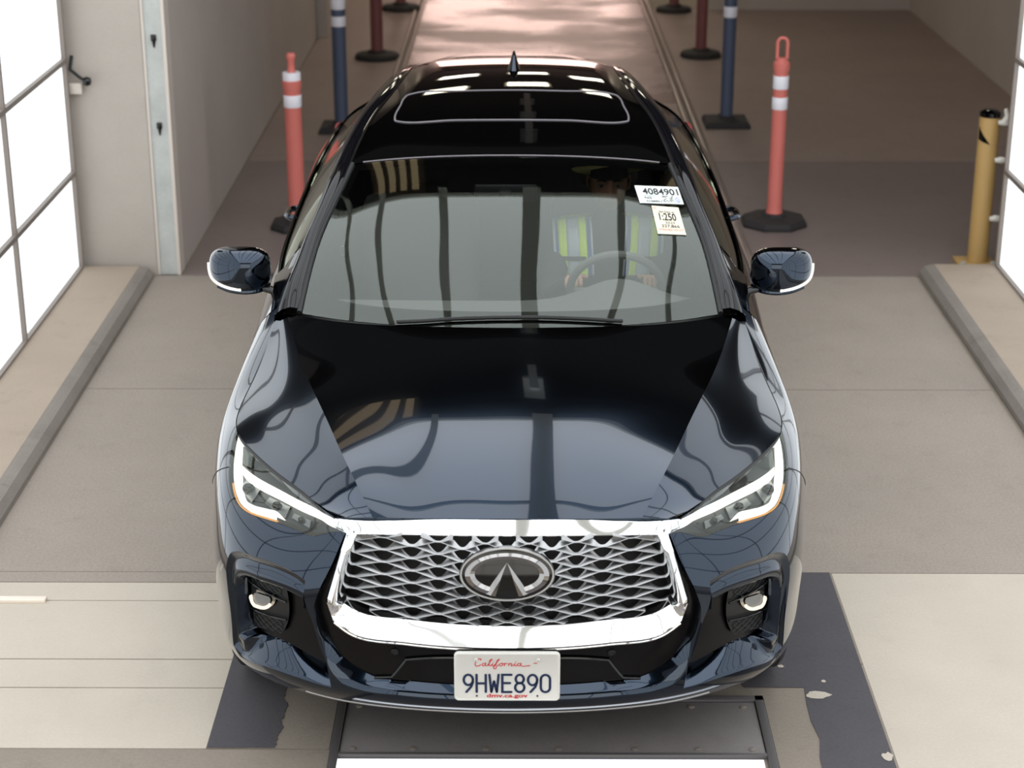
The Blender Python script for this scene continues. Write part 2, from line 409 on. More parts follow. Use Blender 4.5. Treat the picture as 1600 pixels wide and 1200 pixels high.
# outlines on the skin, in its own surface coordinates (metres)
BAKED = {
 'head_top': [[0.5086, 0.7284], [0.5316, 0.7343], [0.6843, 0.7337], [0.8582, 0.733], [1.0202, 0.7343], [1.1244, 0.7343], [1.265, 0.7343], [1.3077, 0.7343]],
 'head_low': [[1.3101, 0.7343], [1.2069, 0.6941], [1.1135, 0.6619], [1.0186, 0.6296], [0.9392, 0.6102], [0.8703, 0.6096], [0.7957, 0.6196], [0.7288, 0.6292], [0.6589, 0.6342], [0.5914, 0.6358], [0.5444, 0.6574], [0.5011, 0.6782], [0.461, 0.6767]],
 'chrome_out': [[0.0083, 0.7273], [0.2011, 0.7273], [0.3733, 0.7343], [0.4743, 0.7343], [0.5058, 0.7293], [0.5148, 0.6989], [0.4615, 0.6795], [0.4965, 0.5551], [0.5281, 0.4316], [0.5045, 0.3687], [0.4634, 0.3369], [0.2935, 0.3115], [0.1527, 0.301], [0.0084, 0.2987]],
 'chrome_in': [[0.0084, 0.675], [0.1998, 0.6739], [0.3402, 0.6787], [0.4034, 0.6795], [0.4187, 0.6787], [0.4286, 0.678], [0.432, 0.6676], [0.465, 0.5506], [0.4944, 0.4299], [0.4855, 0.4114], [0.4523, 0.3914], [0.2923, 0.3699], [0.1522, 0.3576], [0.0085, 0.3539]],
 'bezel_out': [[0.4659, 0.6738], [0.5065, 0.5557], [0.5488, 0.444], [0.5591, 0.3974], [0.5581, 0.3635], [0.5455, 0.2953], [0.523, 0.2463], [0.4903, 0.2056], [0.449, 0.1815], [0.4034, 0.1632], [0.2771, 0.1539], [0.1542, 0.1479], [0.0084, 0.1448]],
 'crease': [[0.4681, 0.6734], [0.5106, 0.5549], [0.5536, 0.443], [0.5658, 0.3959], [0.566, 0.3546], [0.5534, 0.2864], [0.5424, 0.2285], [0.5288, 0.181], [0.5036, 0.1379], [0.4541, 0.1189], [0.335, 0.1125], [0.1737, 0.1052], [0.0084, 0.1014]],
 'fog_outer': [[0.5925, 0.4821], [0.6378, 0.5007], [0.6961, 0.5093], [0.7933, 0.5024], [0.8676, 0.4905], [0.9157, 0.4633], [0.9333, 0.4266], [0.9294, 0.336], [0.9245, 0.2493], [0.9281, 0.1949], [0.9385, 0.1358], [0.8985, 0.1066], [0.7068, 0.1295], [0.5243, 0.1115], [0.5341, 0.1952], [0.5512, 0.247], [0.5721, 0.3437], [0.5935, 0.4161]],
 'fog_inner': [[0.6053, 0.422], [0.6443, 0.4335], [0.6908, 0.4394], [0.7667, 0.4362], [0.8401, 0.4245], [0.8716, 0.4051], [0.8829, 0.3798], [0.8861, 0.3329], [0.8916, 0.2747], [0.8919, 0.2311], [0.887, 0.2117], [0.8516, 0.2082], [0.7094, 0.2098], [0.5676, 0.1705], [0.5777, 0.2073], [0.5875, 0.2497], [0.5963, 0.3184], [0.6018, 0.3871]],
 'fog_panel': [[0.6997, 0.4284], [0.7497, 0.4245], [0.807, 0.4188], [0.8661, 0.4096], [0.8769, 0.3909], [0.8817, 0.3461], [0.8848, 0.2887], [0.893, 0.2199], [0.7952, 0.2399], [0.7121, 0.2547], [0.6949, 0.2891], [0.6907, 0.3952]],
 'fog_lamp': [[0.7431, 0.3663], [0.7494, 0.3783], [0.784, 0.3753], [0.8576, 0.3518], [0.8638, 0.334], [0.8478, 0.3153], [0.8182, 0.3158], [0.7794, 0.3246], [0.754, 0.3423]],
 'drl_diag': [[1.0627, 0.6916], [1.0321, 0.6932], [0.9559, 0.6984], [0.846, 0.7074], [0.7293, 0.7135], [0.5953, 0.725], [0.5241, 0.7246], [0.4701, 0.7045], [0.4887, 0.6965], [0.59, 0.7023], [0.7072, 0.6948], [0.8202, 0.6908], [0.9232, 0.6824], [0.986, 0.678], [1.0203, 0.6775]],
 'drl_arm': [[1.2853, 0.7343], [1.1929, 0.7202], [1.1162, 0.6968], [1.0393, 0.6736], [0.9787, 0.6507], [0.9318, 0.636], [0.8747, 0.6379], [0.8233, 0.6488], [0.776, 0.6573], [0.7574, 0.6544], [0.7384, 0.6488], [0.7548, 0.6403], [0.8031, 0.6285], [0.8698, 0.6192], [0.9257, 0.6173], [0.9823, 0.6292], [1.0434, 0.648], [1.1135, 0.6706], [1.2042, 0.7017], [1.2954, 0.7343]],
 'head_reflection': [[1.2194, 0.7343], [1.0729, 0.731], [1.0325, 0.7267], [1.0285, 0.7179], [1.0523, 0.7007], [1.0962, 0.7021]],
 'plate': [[0.0, 0.2645], [0.155, 0.2627], [0.153, 0.1029], [0.0, 0.1038]],
 'arch': [[1.1663, 0.0914], [1.1607, 0.1601], [1.1597, 0.2226], [1.1731, 0.2863], [1.1958, 0.3503], [1.2237, 0.4112], [1.256, 0.4639], [1.2946, 0.5047], [1.3445, 0.5321], [1.4109, 0.5453], [1.4939, 0.5432], [1.5837, 0.5273], [1.6666, 0.5022], [1.737, 0.4711], [1.7964, 0.4346], [1.8453, 0.3916], [1.8834, 0.3399], [1.91, 0.279], [1.9258, 0.2143], [1.9311, 0.1501], [1.9251, 0.0802], [1.9075, -0.0051]],
 'seam': [[1.1026, 0.6591], [1.1523, 0.6234]],
 'wiper': [[-0.3601, 0.0], [-0.2972, 0.0], [-0.2203, 0.0251], [-0.1154, 0.0351], [0.0105, 0.0401], [0.1504, 0.0351], [0.2762, 0.0201], [0.3951, 0.0]],
 'sticker_a': [[0.507, 0.8127], [0.6888, 0.8228], [0.6818, 0.6973], [0.507, 0.6923]],
 'sticker_b': [[0.549, 0.6773], [0.6539, 0.6723], [0.6399, 0.4866], [0.535, 0.4916]],
 'sunroof': [[-0.4227, 0.6634], [0.4227, 0.673], [0.4435, 0.6057], [0.4227, 0.4711], [0.402, 0.3461], [0.376, 0.298], [0.0026, 0.2596], [-0.3708, 0.298], [-0.3968, 0.3557], [-0.4227, 0.4711], [-0.4435, 0.6153]],
 'fin': [[0.013, 0.9903]],
}

# ================================================================== the inspection bay
M['panelL'] = emat('side_soft_light', (.97, .99, 1.0), WALL_L)
M['panelC'] = emat('ceiling_soft_light', (.97, .985, 1.0), CEIL_L)
M['ledstrip'] = emat('floor_light', (.95, .97, 1.0), 1.5)
M['farlight'] = emat('far_daylight', (1.0, .85, .80), 3.6)
M['tubelight'] = emat('tunnel_tube_light', (1.0, .97, .88), 9.0)
M['board'] = pmat('dark_board', (.06, .055, .06), .6)
M['louvrelight'] = emat('warm_louvre_light', (.80, .70, .56), 1.3)
M['louvre'] = pmat('louvre_brown', (.35, .28, .22), .7)
M['frontlight'] = emat('front_soft_light', (1.0, .985, .95), 2.3)
M['frameL'] = pmat('panel_frame_metal', (.52, .48, .45), .5)
M['darkceil'] = pmat('dark_ceiling_paint', (.075, .07, .07), .8)
M['seam'] = pmat('ceiling_frame_grey', (.80, .80, .77), .7)
M['wallpaint'] = concrete('wall_paint', (.70, .665, .63), .05, .04, .7, .08, 2.0)
M['tunnelpaint'] = concrete('tunnel_wall_paint', (.72, .68, .655), .06, .04, .7, .08, 1.0)
M['galv'] = concrete('galvanised_steel', (.72, .73, .715), .12, .06, .45, .1, 6.0)
M['edgewhite'] = pmat('white_edge_trim', (.82, .78, .74), .5)
M['fl_light'] = concrete('light_concrete', (.755, .715, .66), .06, .05, .8, .06, 1.6)
M['fl_mid'] = concrete('worn_concrete', (.55, .51, .465), .09, .10, .8, .2, 1.8)
M['fl_asph'] = concrete('grey_aggregate_concrete', (.60, .56, .52), .07, .17, .8, .12, 1.5)
M['fl_tunnel'] = concrete('dark_tunnel_concrete', (.58, .51, .48), .10, .10, .42, .25, .8)
M['fl_tunnel_near'] = concrete('darker_tunnel_concrete', (.50, .445, .43), .10, .10, .45, .25, .8)
M['fl_lane'] = concrete('polished_lane_floor', (.52, .46, .44), .12, .06, .22, .25, 2.0, spec=.8)
_t = M['fl_lane'].node_tree; _g = _t.nodes.new('ShaderNodeNewGeometry'); _m = _t.nodes.new('ShaderNodeMapping'); _m.inputs['Scale'].default_value = (.7, 1.1, 1)
_n = _t.nodes.new('ShaderNodeTexNoise'); _n.inputs['Scale'].default_value = 1.1; _n.inputs['Detail'].default_value = 5; _r = _t.nodes.new('ShaderNodeMapRange')
_r.inputs[1].default_value = .42; _r.inputs[2].default_value = .6; _r.inputs[3].default_value = .20; _r.inputs[4].default_value = .40
_t.links.new(_g.outputs['Position'], _m.inputs[0]); _t.links.new(_m.outputs[0], _n.inputs['Vector']); _t.links.new(_n.outputs['Fac'], _r.inputs[0]); _t.links.new(_r.outputs[0], _t.nodes['Principled BSDF'].inputs['Roughness'])
M['black_strip'] = concrete('black_rubber_strip', (.31, .30, .315), .08, .10, .8, .1, 3.0)
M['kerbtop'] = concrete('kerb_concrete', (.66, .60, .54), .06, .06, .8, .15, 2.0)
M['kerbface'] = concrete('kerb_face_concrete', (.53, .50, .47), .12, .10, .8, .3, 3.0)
M['pitmetal'] = concrete('pit_cover_steel', (.50, .475, .47), .12, .05, .5, .2, 2.5)
M['joint'] = pmat('joint_filler', (.40, .36, .34), .9)  # plain filler colour for the floor joints

def slab(name, x0, x1, y0, y1, mat, parent=None, z0=-.1, z1=0.0, kind=None):
    o = box(name, ((x0+x1)/2, (y0+y1)/2, (z0+z1)/2), (x1-x0, y1-y0, z1-z0), mat, parent)
    if kind: o['kind'] = kind
    return o
floor = slab('floor', -6.5, 6.5, -9, 30, M['fl_mid'], z0=-.2, z1=-.006, kind='structure')
g = .004
for nm, x0, x1, y0, y1, m in (
    ('concrete_slab', -2.05, -.9549, 1.345, 1.487, M['fl_light']),
    ('concrete_slab', -2.05, -.9549, .91, 1.339, M['fl_light']), ('concrete_slab', -2.05, -.9549, .715, .902, M['fl_light']),
    ('concrete_slab', -2.05, -.9549, .335, .708, M['fl_light']),
    ('concrete_slab', -2.05, -.56, -9, .328, M['fl_mid']),
    ('concrete_slab', 1.215, 2.28, -9, 1.575, M['fl_light']),
    ('concrete_slab', -.9549, 1.215, .885, 1.575, M['fl_mid']), 
    ('aggregate_slab', -2.05, 2.28, 1.58, 3.52, M['fl_asph']), ('aggregate_slab', -2.05, 2.28, 3.527, 5.33, M['fl_asph']),
    ('aggregate_slab', -2.05, -1.0, 1.493, 1.576, M['fl_asph']),
    ('tunnel_slab', -1.88, -1.07, 5.338, 8.03, M['fl_tunnel_near']), ('tunnel_slab', 1.40, 4.03, 5.338, 8.03, M['fl_tunnel_near']),
    ('tunnel_slab', -1.88, -1.07, 8.042, 28, M['fl_tunnel']), ('tunnel_slab', 1.40, 4.03, 8.042, 14.5, M['fl_tunnel']),
    ('lane_slab', -.96, 1.28, 5.338, 9.4, M['fl_lane']), ('lane_slab', -.96, 1.28, 9.41, 13.2, M['fl_lane']), ('lane_slab', -.96, 1.28, 13.21, 28, M['fl_lane'])):
    slab(nm, x0, x1, y0, y1, m, floor, z0=-.02, z1=0.0)
# centre of the bay between the black strips (cut away for the pit cover)
slab('concrete_slab', -.9549, -.565, .335, .885, M['fl_mid'], floor, z0=-.02)
slab('concrete_slab', .845, 1.215, -9, .88, M['fl_mid'], floor, z0=-.02)
slab('concrete_slab', -.565, .845, .66, .88, M['fl_mid'], floor, z0=-.02)
def ragged(name, x0, x1, y0, y1, side, mat, amp=.02, seed=1):
    r = random.Random(seed); n = 90; ph = [r.uniform(0, 6.28) for _ in range(5)]
    class _R:
        k = 0
        def uniform(self, a, b):
            self.k += 1; q = self.k/n*(y1-y0)*6.28
            return amp*(.5*math.sin(q*1.3+ph[0])+.45*math.sin(q*3.1+ph[1])+.35*math.sin(q*7.3+ph[2])+.25*math.sin(q*13+ph[3])+r.uniform(-.3, .3))
    rr = _R()
    L = [(x0 + (0 if side != 'l' else rr.uniform(-amp, amp)), y0+(y1-y0)*i/n) for i in range(n+1)]
    R_ = [(x1 + (0 if side != 'r' else rr.uniform(-amp, amp)), y0+(y1-y0)*i/n) for i in range(n+1)]
    V = []; F_ = []
    for a, b in zip(L, R_): V += [(a[0], a[1], .0025), (b[0], b[1], .0025), (a[0], a[1], -.004), (b[0], b[1], -.004)]
    for i in range(n): a = 4*i; F_ += [(a, a+1, a+5, a+4), (a, a+4, a+6, a+2), (a+1, a+3, a+7, a+5)]
    return meshobj(name, V, F_, mat, floor, smooth=False)
ragged('rubber_strip', -.953, -.735, .336, 1.3, 'r', M['black_strip'], .012, 3)
ragged('rubber_strip', .985, 1.206, -9, .72, 'l', M['black_strip'], .014, 5)
ragged('rubber_strip', .80, 1.206, .72, 1.58, 'l', M['black_strip'], .014, 6)
# chips of bare concrete in the strip
for i, (x, y, sx, sy) in enumerate(((1.03, .67, .045, .028), (1.19, .29, .022, .03), (.97, 1.13, .012, .01), (.93, .86, .012, .012), (1.06, .76, .01, .01))):
    r = random.Random(i); n = 14; V = [(x, y, .0042)]+[(x+sx*math.cos(2*PI*k/n)*r.uniform(.6, 1.1), y+sy*math.sin(2*PI*k/n)*r.uniform(.6, 1.1), .0042) for k in range(n)]
    meshobj('concrete_chip', V, [(0, 1+k, 1+(k+1) % n) for k in range(n)], M['fl_light'], floor, smooth=False)
# steel channel rails along the lane
for x in (-1.045, -.985, 1.305, 1.365):
    box('lane_rail', (x, 16.7, .006), (.035, 22.6, .03), M['satinrail'] if 'satinrail' in M else pmat('worn_rail_steel', (.62, .56, .54), .35, .6), floor, bevel=.004)
    M['satinrail'] = bpy.data.materials['worn_rail_steel']
# short light coloured floor strip at the left
tag(box('floor_strip_light', (-1.98, 1.336, .006), (.56, .035, .014), pmat('cream_floor_strip', (.93, .88, .82), .5), None, bevel=.003), 'short cream strip lying on the pale concrete by the left kerb', 'floor strip')
# pit cover with a lit slot in front of the bumper
pit = empty('pit_cover', (.13, .3, 0), 'dark steel pit cover with screws in the floor under the bumper', 'pit cover')
def pbox(n, x0, x1, y0, y1, z0, z1, m): return box(n, ((x0+x1)/2-.13, (y0+y1)/2-.3, (z0+z1)/2), (x1-x0, y1-y0, z1-z0), m, pit, bevel=.0015)
pbox('steel_plate', -.53, .81, .305, .62, -.02, .003, M['pitmetal'])
pbox('steel_plate', -.53, .81, -2.5, .18, -.02, .003, M['pitmetal'])
M['pitframe'] = pmat('pit_frame_steel', (.36, .345, .34), .6, 0)
for x0, x1, y0, y1 in ((-.562, -.533, -2.5, .655), (.813, .842, -2.5, .655), (-.562, .842, .626, .655), (-.533, .813, .288, .302)): pbox('pit_frame', x0, x1, y0, y1, -.02, .009, M['pitframe'])
for x in (-.49, -.3, -.07, .16, .4, .6, .77):
    for y in (.33, .59):
        V, F_ = lathe([(.011, 0), (.011, .003), (.006, .005)], 10); V = [(a+x-.13, b+y-.3, c+.003) for a, b, c in V]; meshobj('screw', V, F_, M['frameL'], pit)
lt = tag(box('floor_light_bar', (.13, .232, -.004), (1.34, .086, .012), M['ledstrip'], None, bevel=.002), 'bright white light bar set into the floor in front of the car', 'light bar')

# kerbs
def kerb(name, xa, xb, y0, y1, h, wall):
    s = -1 if wall == 'l' else 1; cx = (xa+xb)/2; k = empty(name, (cx, (y0+y1)/2, 0)); k['kind'] = 'structure'
    L = (y1-y0)/2; f = abs(xb-xa)/2       # local: room side at -s*f ... wall side at +s*f
    def prism(nm, prof, m):
        V = [(s*a, -L, z) for a, z in prof]+[(s*a, L, z) for a, z in prof]; n = len(prof)
        F_ = [(i, (i+1) % n, n+(i+1) % n, n+i) for i in range(n)]+[tuple(range(n))[::-1], tuple(range(n, 2*n))]
        bm = bmesh.new(); vs = [bm.verts.new(v) for v in V]; [bm.faces.new([vs[i] for i in q]) for q in F_]; bmobj(nm, bm, m, k)
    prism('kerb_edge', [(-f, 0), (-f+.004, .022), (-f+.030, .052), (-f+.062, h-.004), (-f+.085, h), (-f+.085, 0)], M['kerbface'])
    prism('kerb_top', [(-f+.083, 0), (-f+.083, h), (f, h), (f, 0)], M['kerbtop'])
    return k
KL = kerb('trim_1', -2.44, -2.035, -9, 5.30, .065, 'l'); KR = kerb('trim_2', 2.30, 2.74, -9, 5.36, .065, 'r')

# side light walls: diffuser panels held in a metal grid
def lightwall(name, x, sgn, y_end, kz):
    root = empty(name, (x, 0, 0)); root['kind'] = 'structure'
    box('backing', (sgn*.12, (y_end-9)/2, 2.25), (.08, y_end+9, 4.5), M['darkceil'], root)
    ys = [y_end]
    while ys[-1] > -8.5: ys.append(ys[-1]-1.27)
    zs = [kz, .612, 1.235, 1.86, 2.48, 3.10, 3.72, 4.35]
    for a in range(len(ys)-1):
        for b in range(len(zs)-1):
            y0, y1, z0, z1 = ys[a+1]+.012, ys[a]-.012, zs[b]+.012, zs[b+1]-.012
            box('light_panel', (sgn*.02, (y0+y1)/2, (z0+z1)/2), (.02, y1-y0, z1-z0), M['panelL'], root)
    for z in zs: box('frame_bar', (0, (y_end-9)/2, z), (.03, y_end+9, .026), M['frameL'], root)
    for y in ys: box('frame_bar', (0, y, 2.25), (.028, .022, 4.4), M['frameL'], root)
    box('reflection_patch_board', (-sgn*.012, 3.86, 2.60), (.04, .80, .84), M['board'], root)  # unseen board added to give the dark patch mirrored in the wings
    return root
WL = lightwall('wall_left', -2.44, -1, 5.27, .065); WR = lightwall('wall_right', 2.735, 1, 5.33, .065)

# ceiling soft light
ceiling = empty('ceiling', (0, 0, 0)); ceiling['kind'] = 'structure'
slab('ceiling_deck', -6.5, 6.5, -9, 30, M['darkceil'], ceiling, z0=CEIL_Z+.25, z1=CEIL_Z+.4)
XS = [-2.40, -1.60, -1.22, -.60, .155, .97, 1.56, 2.70]; XW = [.03, .05, .06, .075, .15, .075, .055, .03]
YS = [CEIL_Y[0], -3.2, 2.55, CEIL_Y[1]]
for i in range(len(XS)-1):
    for j in range(len(YS)-1):
        x0 = XS[i]+XW[i]/2; x1 = XS[i+1]-XW[i+1]/2; y0 = YS[j]+.02; y1 = YS[j+1]-.02
        box('ceiling_light_panel', ((x0+x1)/2, (y0+y1)/2, CEIL_Z+.03), (x1-x0, y1-y0, .02), M['panelC'], ceiling)
for x, wd in zip(XS, XW): box('ceiling_frame_bar', (x, sum(CEIL_Y)/2, CEIL_Z+.015), (wd, CEIL_Y[1]-CEIL_Y[0]+.2, .05), M['seam'], ceiling)
for y in YS: box('ceiling_frame_bar', (.15, y, CEIL_Z+.014), (5.1, .045, .045), M['seam'], ceiling)
# hanging cable trunking that shows in the bonnet and the roof glass
box('cable_trunking', (.12, 7.6, 4.15), (.06, 5.4, .05), M['galv'], ceiling)
for y in (5.2, 6.6, 8.0, 9.6): box('trunking_bracket', (.12, y, 4.35), (.14, .05, .35), M['galv'], ceiling)

# unseen warm louvred lights by the tunnel mouth, guessed from the mirrored tan stripes
for x0, x1 in ((-1.30, -.80), (1.42, 1.75)):
    cx = (x0+x1)/2; n = max(3, int((x1-x0)/.125)); w_ = (x1-x0)/n
    box('louvre_housing', (cx, 5.05, 4.57), (x1-x0+.06, .50, .06), M['louvre'], ceiling)
    for k in range(n): box('light_slot', (x0+w_*(k+.5), 5.05, 4.535), (w_*.55, .44, .03), M['louvrelight'], ceiling)
    for k in range(n+1): box('louvre_blade', (x0+w_*k, 5.05, 4.52), (w_*.32, .46, .04), M['louvre'], ceiling)
# unseen panelled light wall behind the camera, added to suit the paint's reflections
d2 = empty('wall_front_light', (.15, -8.93, 0)); d2['kind'] = 'structure'
for a in range(4):
    for b in range(3): box('light_panel', (-1.92+1.28*a, 0, .95+1.22*b), (1.25, .03, 1.19), M['frontlight'], d2)
for a in range(5): box('frame_bar', (-2.56+1.28*a, .02, 2.2), (.035, .03, 3.7), M['frameL'], d2)
for b in range(4): box('frame_bar', (0, .022, .34+1.22*b), (5.15, .03, .035), M['frameL'], d2)

# wall at the mouth of the tunnel, left
wf = slab('wall_front', -2.60, -2.025, 5.34, 5.50, M['wallpaint'], z0=0, z1=4.6, kind='structure')
header = slab('wall_header', -2.7, 4.2, 5.42, 5.5, M['darkceil'], z0=3.75, z1=4.8, kind='structure')
tl = empty('wall_tunnel_left', (-1.89, 5.4, 0)); tl['kind'] = 'structure'
for a, b in ((5.48, 6.36), (6.364, 9.2), (9.204, 12.84), (12.9, 28)): box('wall_panel', (-.055-(0.0 if a < 12.85 else -.10), (a+b)/2-5.4, 2.3), (.1, b-a, 4.6), M['tunnelpaint'], tl)
jb = empty('steel_jamb', (-1.96, 5.335, 0), 'galvanised steel door jamb with dark latch holes between the two left walls', 'door jamb')
box('jamb_channel', (0, .03, 2.2), (.10, .03, 4.4), M['galv'], jb)
box('jamb_edge', (-.056, .03, 2.2), (.014, .045, 4.4), M['edgewhite'], jb)
box('jamb_edge', (.058, .07, 2.2), (.018, .13, 4.4), M['edgewhite'], jb)
for z in (.86, 1.345, 1.83):
    pb = box('latch_hole', (0, .012, z), (.030, .012, .036), M['gloss'], jb, bevel=.004)
    V, F_ = lathe([(.012, -.012), (.004, .028)], 8, axis='z'); V = [(a, b+.012, -c+z-.025) for a, b, c in V]; meshobj('latch_pin', V, F_, M['gloss'], jb)
# hook and small white box on the left wall
hk = empty('wall_hook', (-2.39, 5.34, 1.12), 'black knobbed hook with a small white tag on the left wall by the light panels', 'hook')
V, F_ = tube([(-.02, -.005, .13), (-.03, -.03, .06), (.02, -.04, .02), (.06, -.06, .0)], .009); meshobj('hook_rod', V, F_, M['plastic'], hk)
V, F_ = lathe([(.0, -.025), (.02, -.02), (.027, 0), (.02, .02), (.0, .025)], 12, axis='x'); V = [(a+.065, b-.06, c) for a, b, c in V]; meshobj('hook_knob', V, F_, M['gloss'], hk)
box('hook_tag', (-.005, -.03, -.045), (.07, .03, .06), M['edgewhite'], hk, bevel=.004)
for x, z, r in ((-2.18, .83, .012), (-1.99-.12, .05, .02)):
    pass
# right and far tunnel walls
slab('wall_tunnel_right', 4.03, 4.15, 5.4, 14.6, M['tunnelpaint'], z0=0, z1=4.6, kind='structure')
slab('wall_back', 1.95, 4.1, 14.5, 14.65, M['tunnelpaint'], z0=0, z1=4.6, kind='structure')
slab('wall_tunnel_inner', 1.93, 2.03, 14.62, 28, M['tunnelpaint'], z0=0, z1=4.6, kind='structure')
slab('wall_side_right', 2.86, 4.2, 5.36, 5.5, M['darkceil'], z0=2.6, z1=4.8, kind='structure')
slab('wall_rear', -6.5, 6.5, -9.1, -9.0, M['tunnelpaint'], z0=-.1, z1=4.8, kind='structure')
slab('wall_far', -2.2, 2.1, 28, 28.1, M['tunnelpaint'], z0=3.4, z1=4.8, kind='structure')
dr = tag(box('door_1', (.15, 28.2, 1.7), (3.9, .05, 3.4), M['farlight'], None), kind='structure')
# light panels over the tunnel lane; the one right of it is added fill
for i, (x, y, sx, sy, lb) in enumerate(((-.85, 12.2, .5, .9, 'nearest tunnel light panel, on the left above the lane'), (.15, 13.0, .5, .9, 'nearest tunnel light panel, in the middle above the lane'), (1.05, 12.2, .45, .9, 'nearest tunnel light panel, on the right above the lane'),
        (-.9, 17, .6, 1.2, 'farther tunnel light panel, on the left above the lane'), (.2, 18, .6, 1.2, 'farther tunnel light panel, in the middle above the lane'), (1.2, 17, .6, 1.2, 'farther tunnel light panel, on the right above the lane'), (3.1, 9.6, .4, .8, 'fill light panel added over the floor right of the lane'))):
    f = empty('tunnel_light', (x, y, 4.35), lb, 'ceiling light', 'light panels over the tunnel lane')
    box('fixture_body', (0, 0, .05), (sx+.08, sy+.1, .06), M['white'], f, bevel=.01); box('diffuser', (0, 0, 0), (sx, sy, .035), M['tubelight'], f, bevel=.01)

# posts
M['orange'] = pmat('orange_plastic', (.84, .46, .42), .5)
M['redpost'] = pmat('red_plastic', (.50, .29, .29), .5)
M['bluepost'] = pmat('blue_plastic', (.28, .32, .41), .5)
M['band'] = pmat('reflective_white_band', (.93, .92, .95), .45)
M['basergb'] = pmat('black_rubber_base', (.17, .155, .155), .8, bump=.2)
def post(name, x, y, label, group, col, top, base='oct', bs=.19, bands=(), handle=False, r=.047):
    t = empty(name, (x, y, 0), label, 'bollard' if handle else 'post', group)
    n = {'oct': 8, 'sq': 4, 'round': 28}[base]; k = 1/math.cos(PI/n) if n < 20 else 1
    V, F_ = lathe([(bs*k, 0), (bs*k, .022), (bs*k*.92, .045), (.085, .058), (.075, .075)], n); a = PI/n
    V = [(p[0]*math.cos(a)-p[1]*math.sin(a), p[0]*math.sin(a)+p[1]*math.cos(a), p[2]) for p in V]
    meshobj('base', V, F_, M['basergb'], t, smooth=base == 'round')
    if handle:
        V, F_ = lathe([(r*1.25, .055), (r*1.08, .09), (r, .12), (r, top-.22), (r*1.12, top-.20), (r*1.12, top-.165), (r*.8, top-.15), (r*.55, top-.135)], 24)
        meshobj('tube', V, F_, col, t)
        h = 'post_loop'
        if handle == 'loop':
            P_ = arc(0, top-.045, .030, .03, 0, 180, 10)+[(-.030, top-.14), ] ; P_ = [(.030, top-.14)]+P_
            V, F_ = tube([(a_, 0, b_) for a_, b_ in P_], .0105, 8); meshobj('handle', V, F_, col, t)
        else:
            V, F_ = lathe([(r*.55, top-.14), (r*.45, top-.12), (r*.45, top-.04), (r*.56, top-.03), (r*.56, top-.012), (r*.4, top)], 18); meshobj('handle', V, F_, col, t)
    else:
        V, F_ = lathe([(r*1.1, .055), (r, .09), (r, top)], 22); meshobj('tube', V, F_, col, t)
    for z0, z1 in bands:
        V, F_ = lathe([(r+.001, z0), (r+.003, z0+.004), (r+.003, z1-.004), (r+.001, z1)], 24); meshobj('reflective_band', V, F_, M['band'], t)
    return t
g1 = 'orange bollards at the tunnel mouth'
post('bollard', -1.34, 6.33, 'orange bollard with knob top left of the car, dark base half hidden', g1, M['orange'], 1.08, 'oct', .16, ((.885, .965), (.755, .83)), 'knob', .052)
post('bollard', 1.61, 6.42, 'orange bollard with loop handle top standing right of the car', g1, M['orange'], 1.172, 'oct', .195, ((.85, .93), (.725, .80)), 'loop', .045)
g2 = 'blue posts along the lane'
post('lane_post', -1.31, 9.0, 'blue lane post with white bands on the left side of the lane', g2, M['bluepost'], 1.12, 'sq', .16, ((.905, .985), (.78, .855)), False, .052)
post('lane_post', 1.60, 9.2, 'blue lane post with white bands on the right side of the lane', g2, M['bluepost'], 1.12, 'sq', .17, ((.815, .895),), False, .048)
g3 = 'dark red posts along the lane'
post('lane_post', -1.25, 11.85, 'dark red lane post on the left, round base behind the blue post', g3, M['redpost'], 1.1, 'round', .20, (), False, .055)
post('lane_post', -1.20, 14.5, 'farthest dark red lane post on the left, only its foot in view', g3, M['redpost'], 1.1, 'round', .20, (), False, .05)
post('lane_post', 1.655, 11.95, 'dark red lane post on the right, round base behind the blue post', g3, M['redpost'], 1.1, 'round', .185, (), False, .05)
post('lane_post', 1.60, 14.4, 'farthest dark red lane post on the right, only its foot in view', g3, M['redpost'], 1.1, 'round', .185, (), False, .05)

# yellow guard post with white clamps
yb = empty('guard_post', (2.675, 5.56, 0), 'yellow steel guard post with black stripe and white clamps beside the right light wall', 'guard post')
M['yellow'] = pmat('yellow_paint', (.74, .60, .37), .55); r = .058
V, F_ = lathe([(r, 0), (r, .86), (r*.8, .885), (r*.3, .895)], 26); meshobj('pipe', V, F_, M['yellow'], yb)
box('base_plate', (-.01, 0, .012), (.22, .2, .024), M['yellow'], yb, bevel=.003)
for sx in (-1, 1): 
    V, F_ = lathe([(.014, .024), (.014, .04)], 6); V = [(a-.01+sx*.085, b-.07, c) for a, b, c in V]; meshobj('bolt', V, F_, M['galv'], yb)
V, F_ = lathe([(r*.7, .87), (r*1.02, .872), (r*1.02, .895), (r*.6, .91)], 26); meshobj('cap', V, F_, M['gloss'], yb)
V = []; n = 14
for i in range(n+1):
    a = PI*1.05+PI*.45*i/n; h = .70+.08*i/n; V += [((r+.001)*math.cos(a), (r+.001)*math.sin(a), h+.09), ((r+.001)*math.cos(a), (r+.001)*math.sin(a), h if i < n else h+.08)]
V = [(p[0], p[1], .82-(i//2)/n*.10+(.0 if i % 2 == 0 else -.075*(1-(i//2)/n))) for i, p in enumerate(V)]
meshobj('black_stripe', V, [(2*i, 2*i+1, 2*i+3, 2*i+2) for i in range(n)], M['gloss'], yb)
for i, z in enumerate((.85, .635, .295)):
    V, F_ = tube([(.03, -.07, z), (.06, -.075, z+.003), (.11, -.07, z)], [.012, .02, .014], 10); meshobj('clamp', V, F_, M['white'], yb)
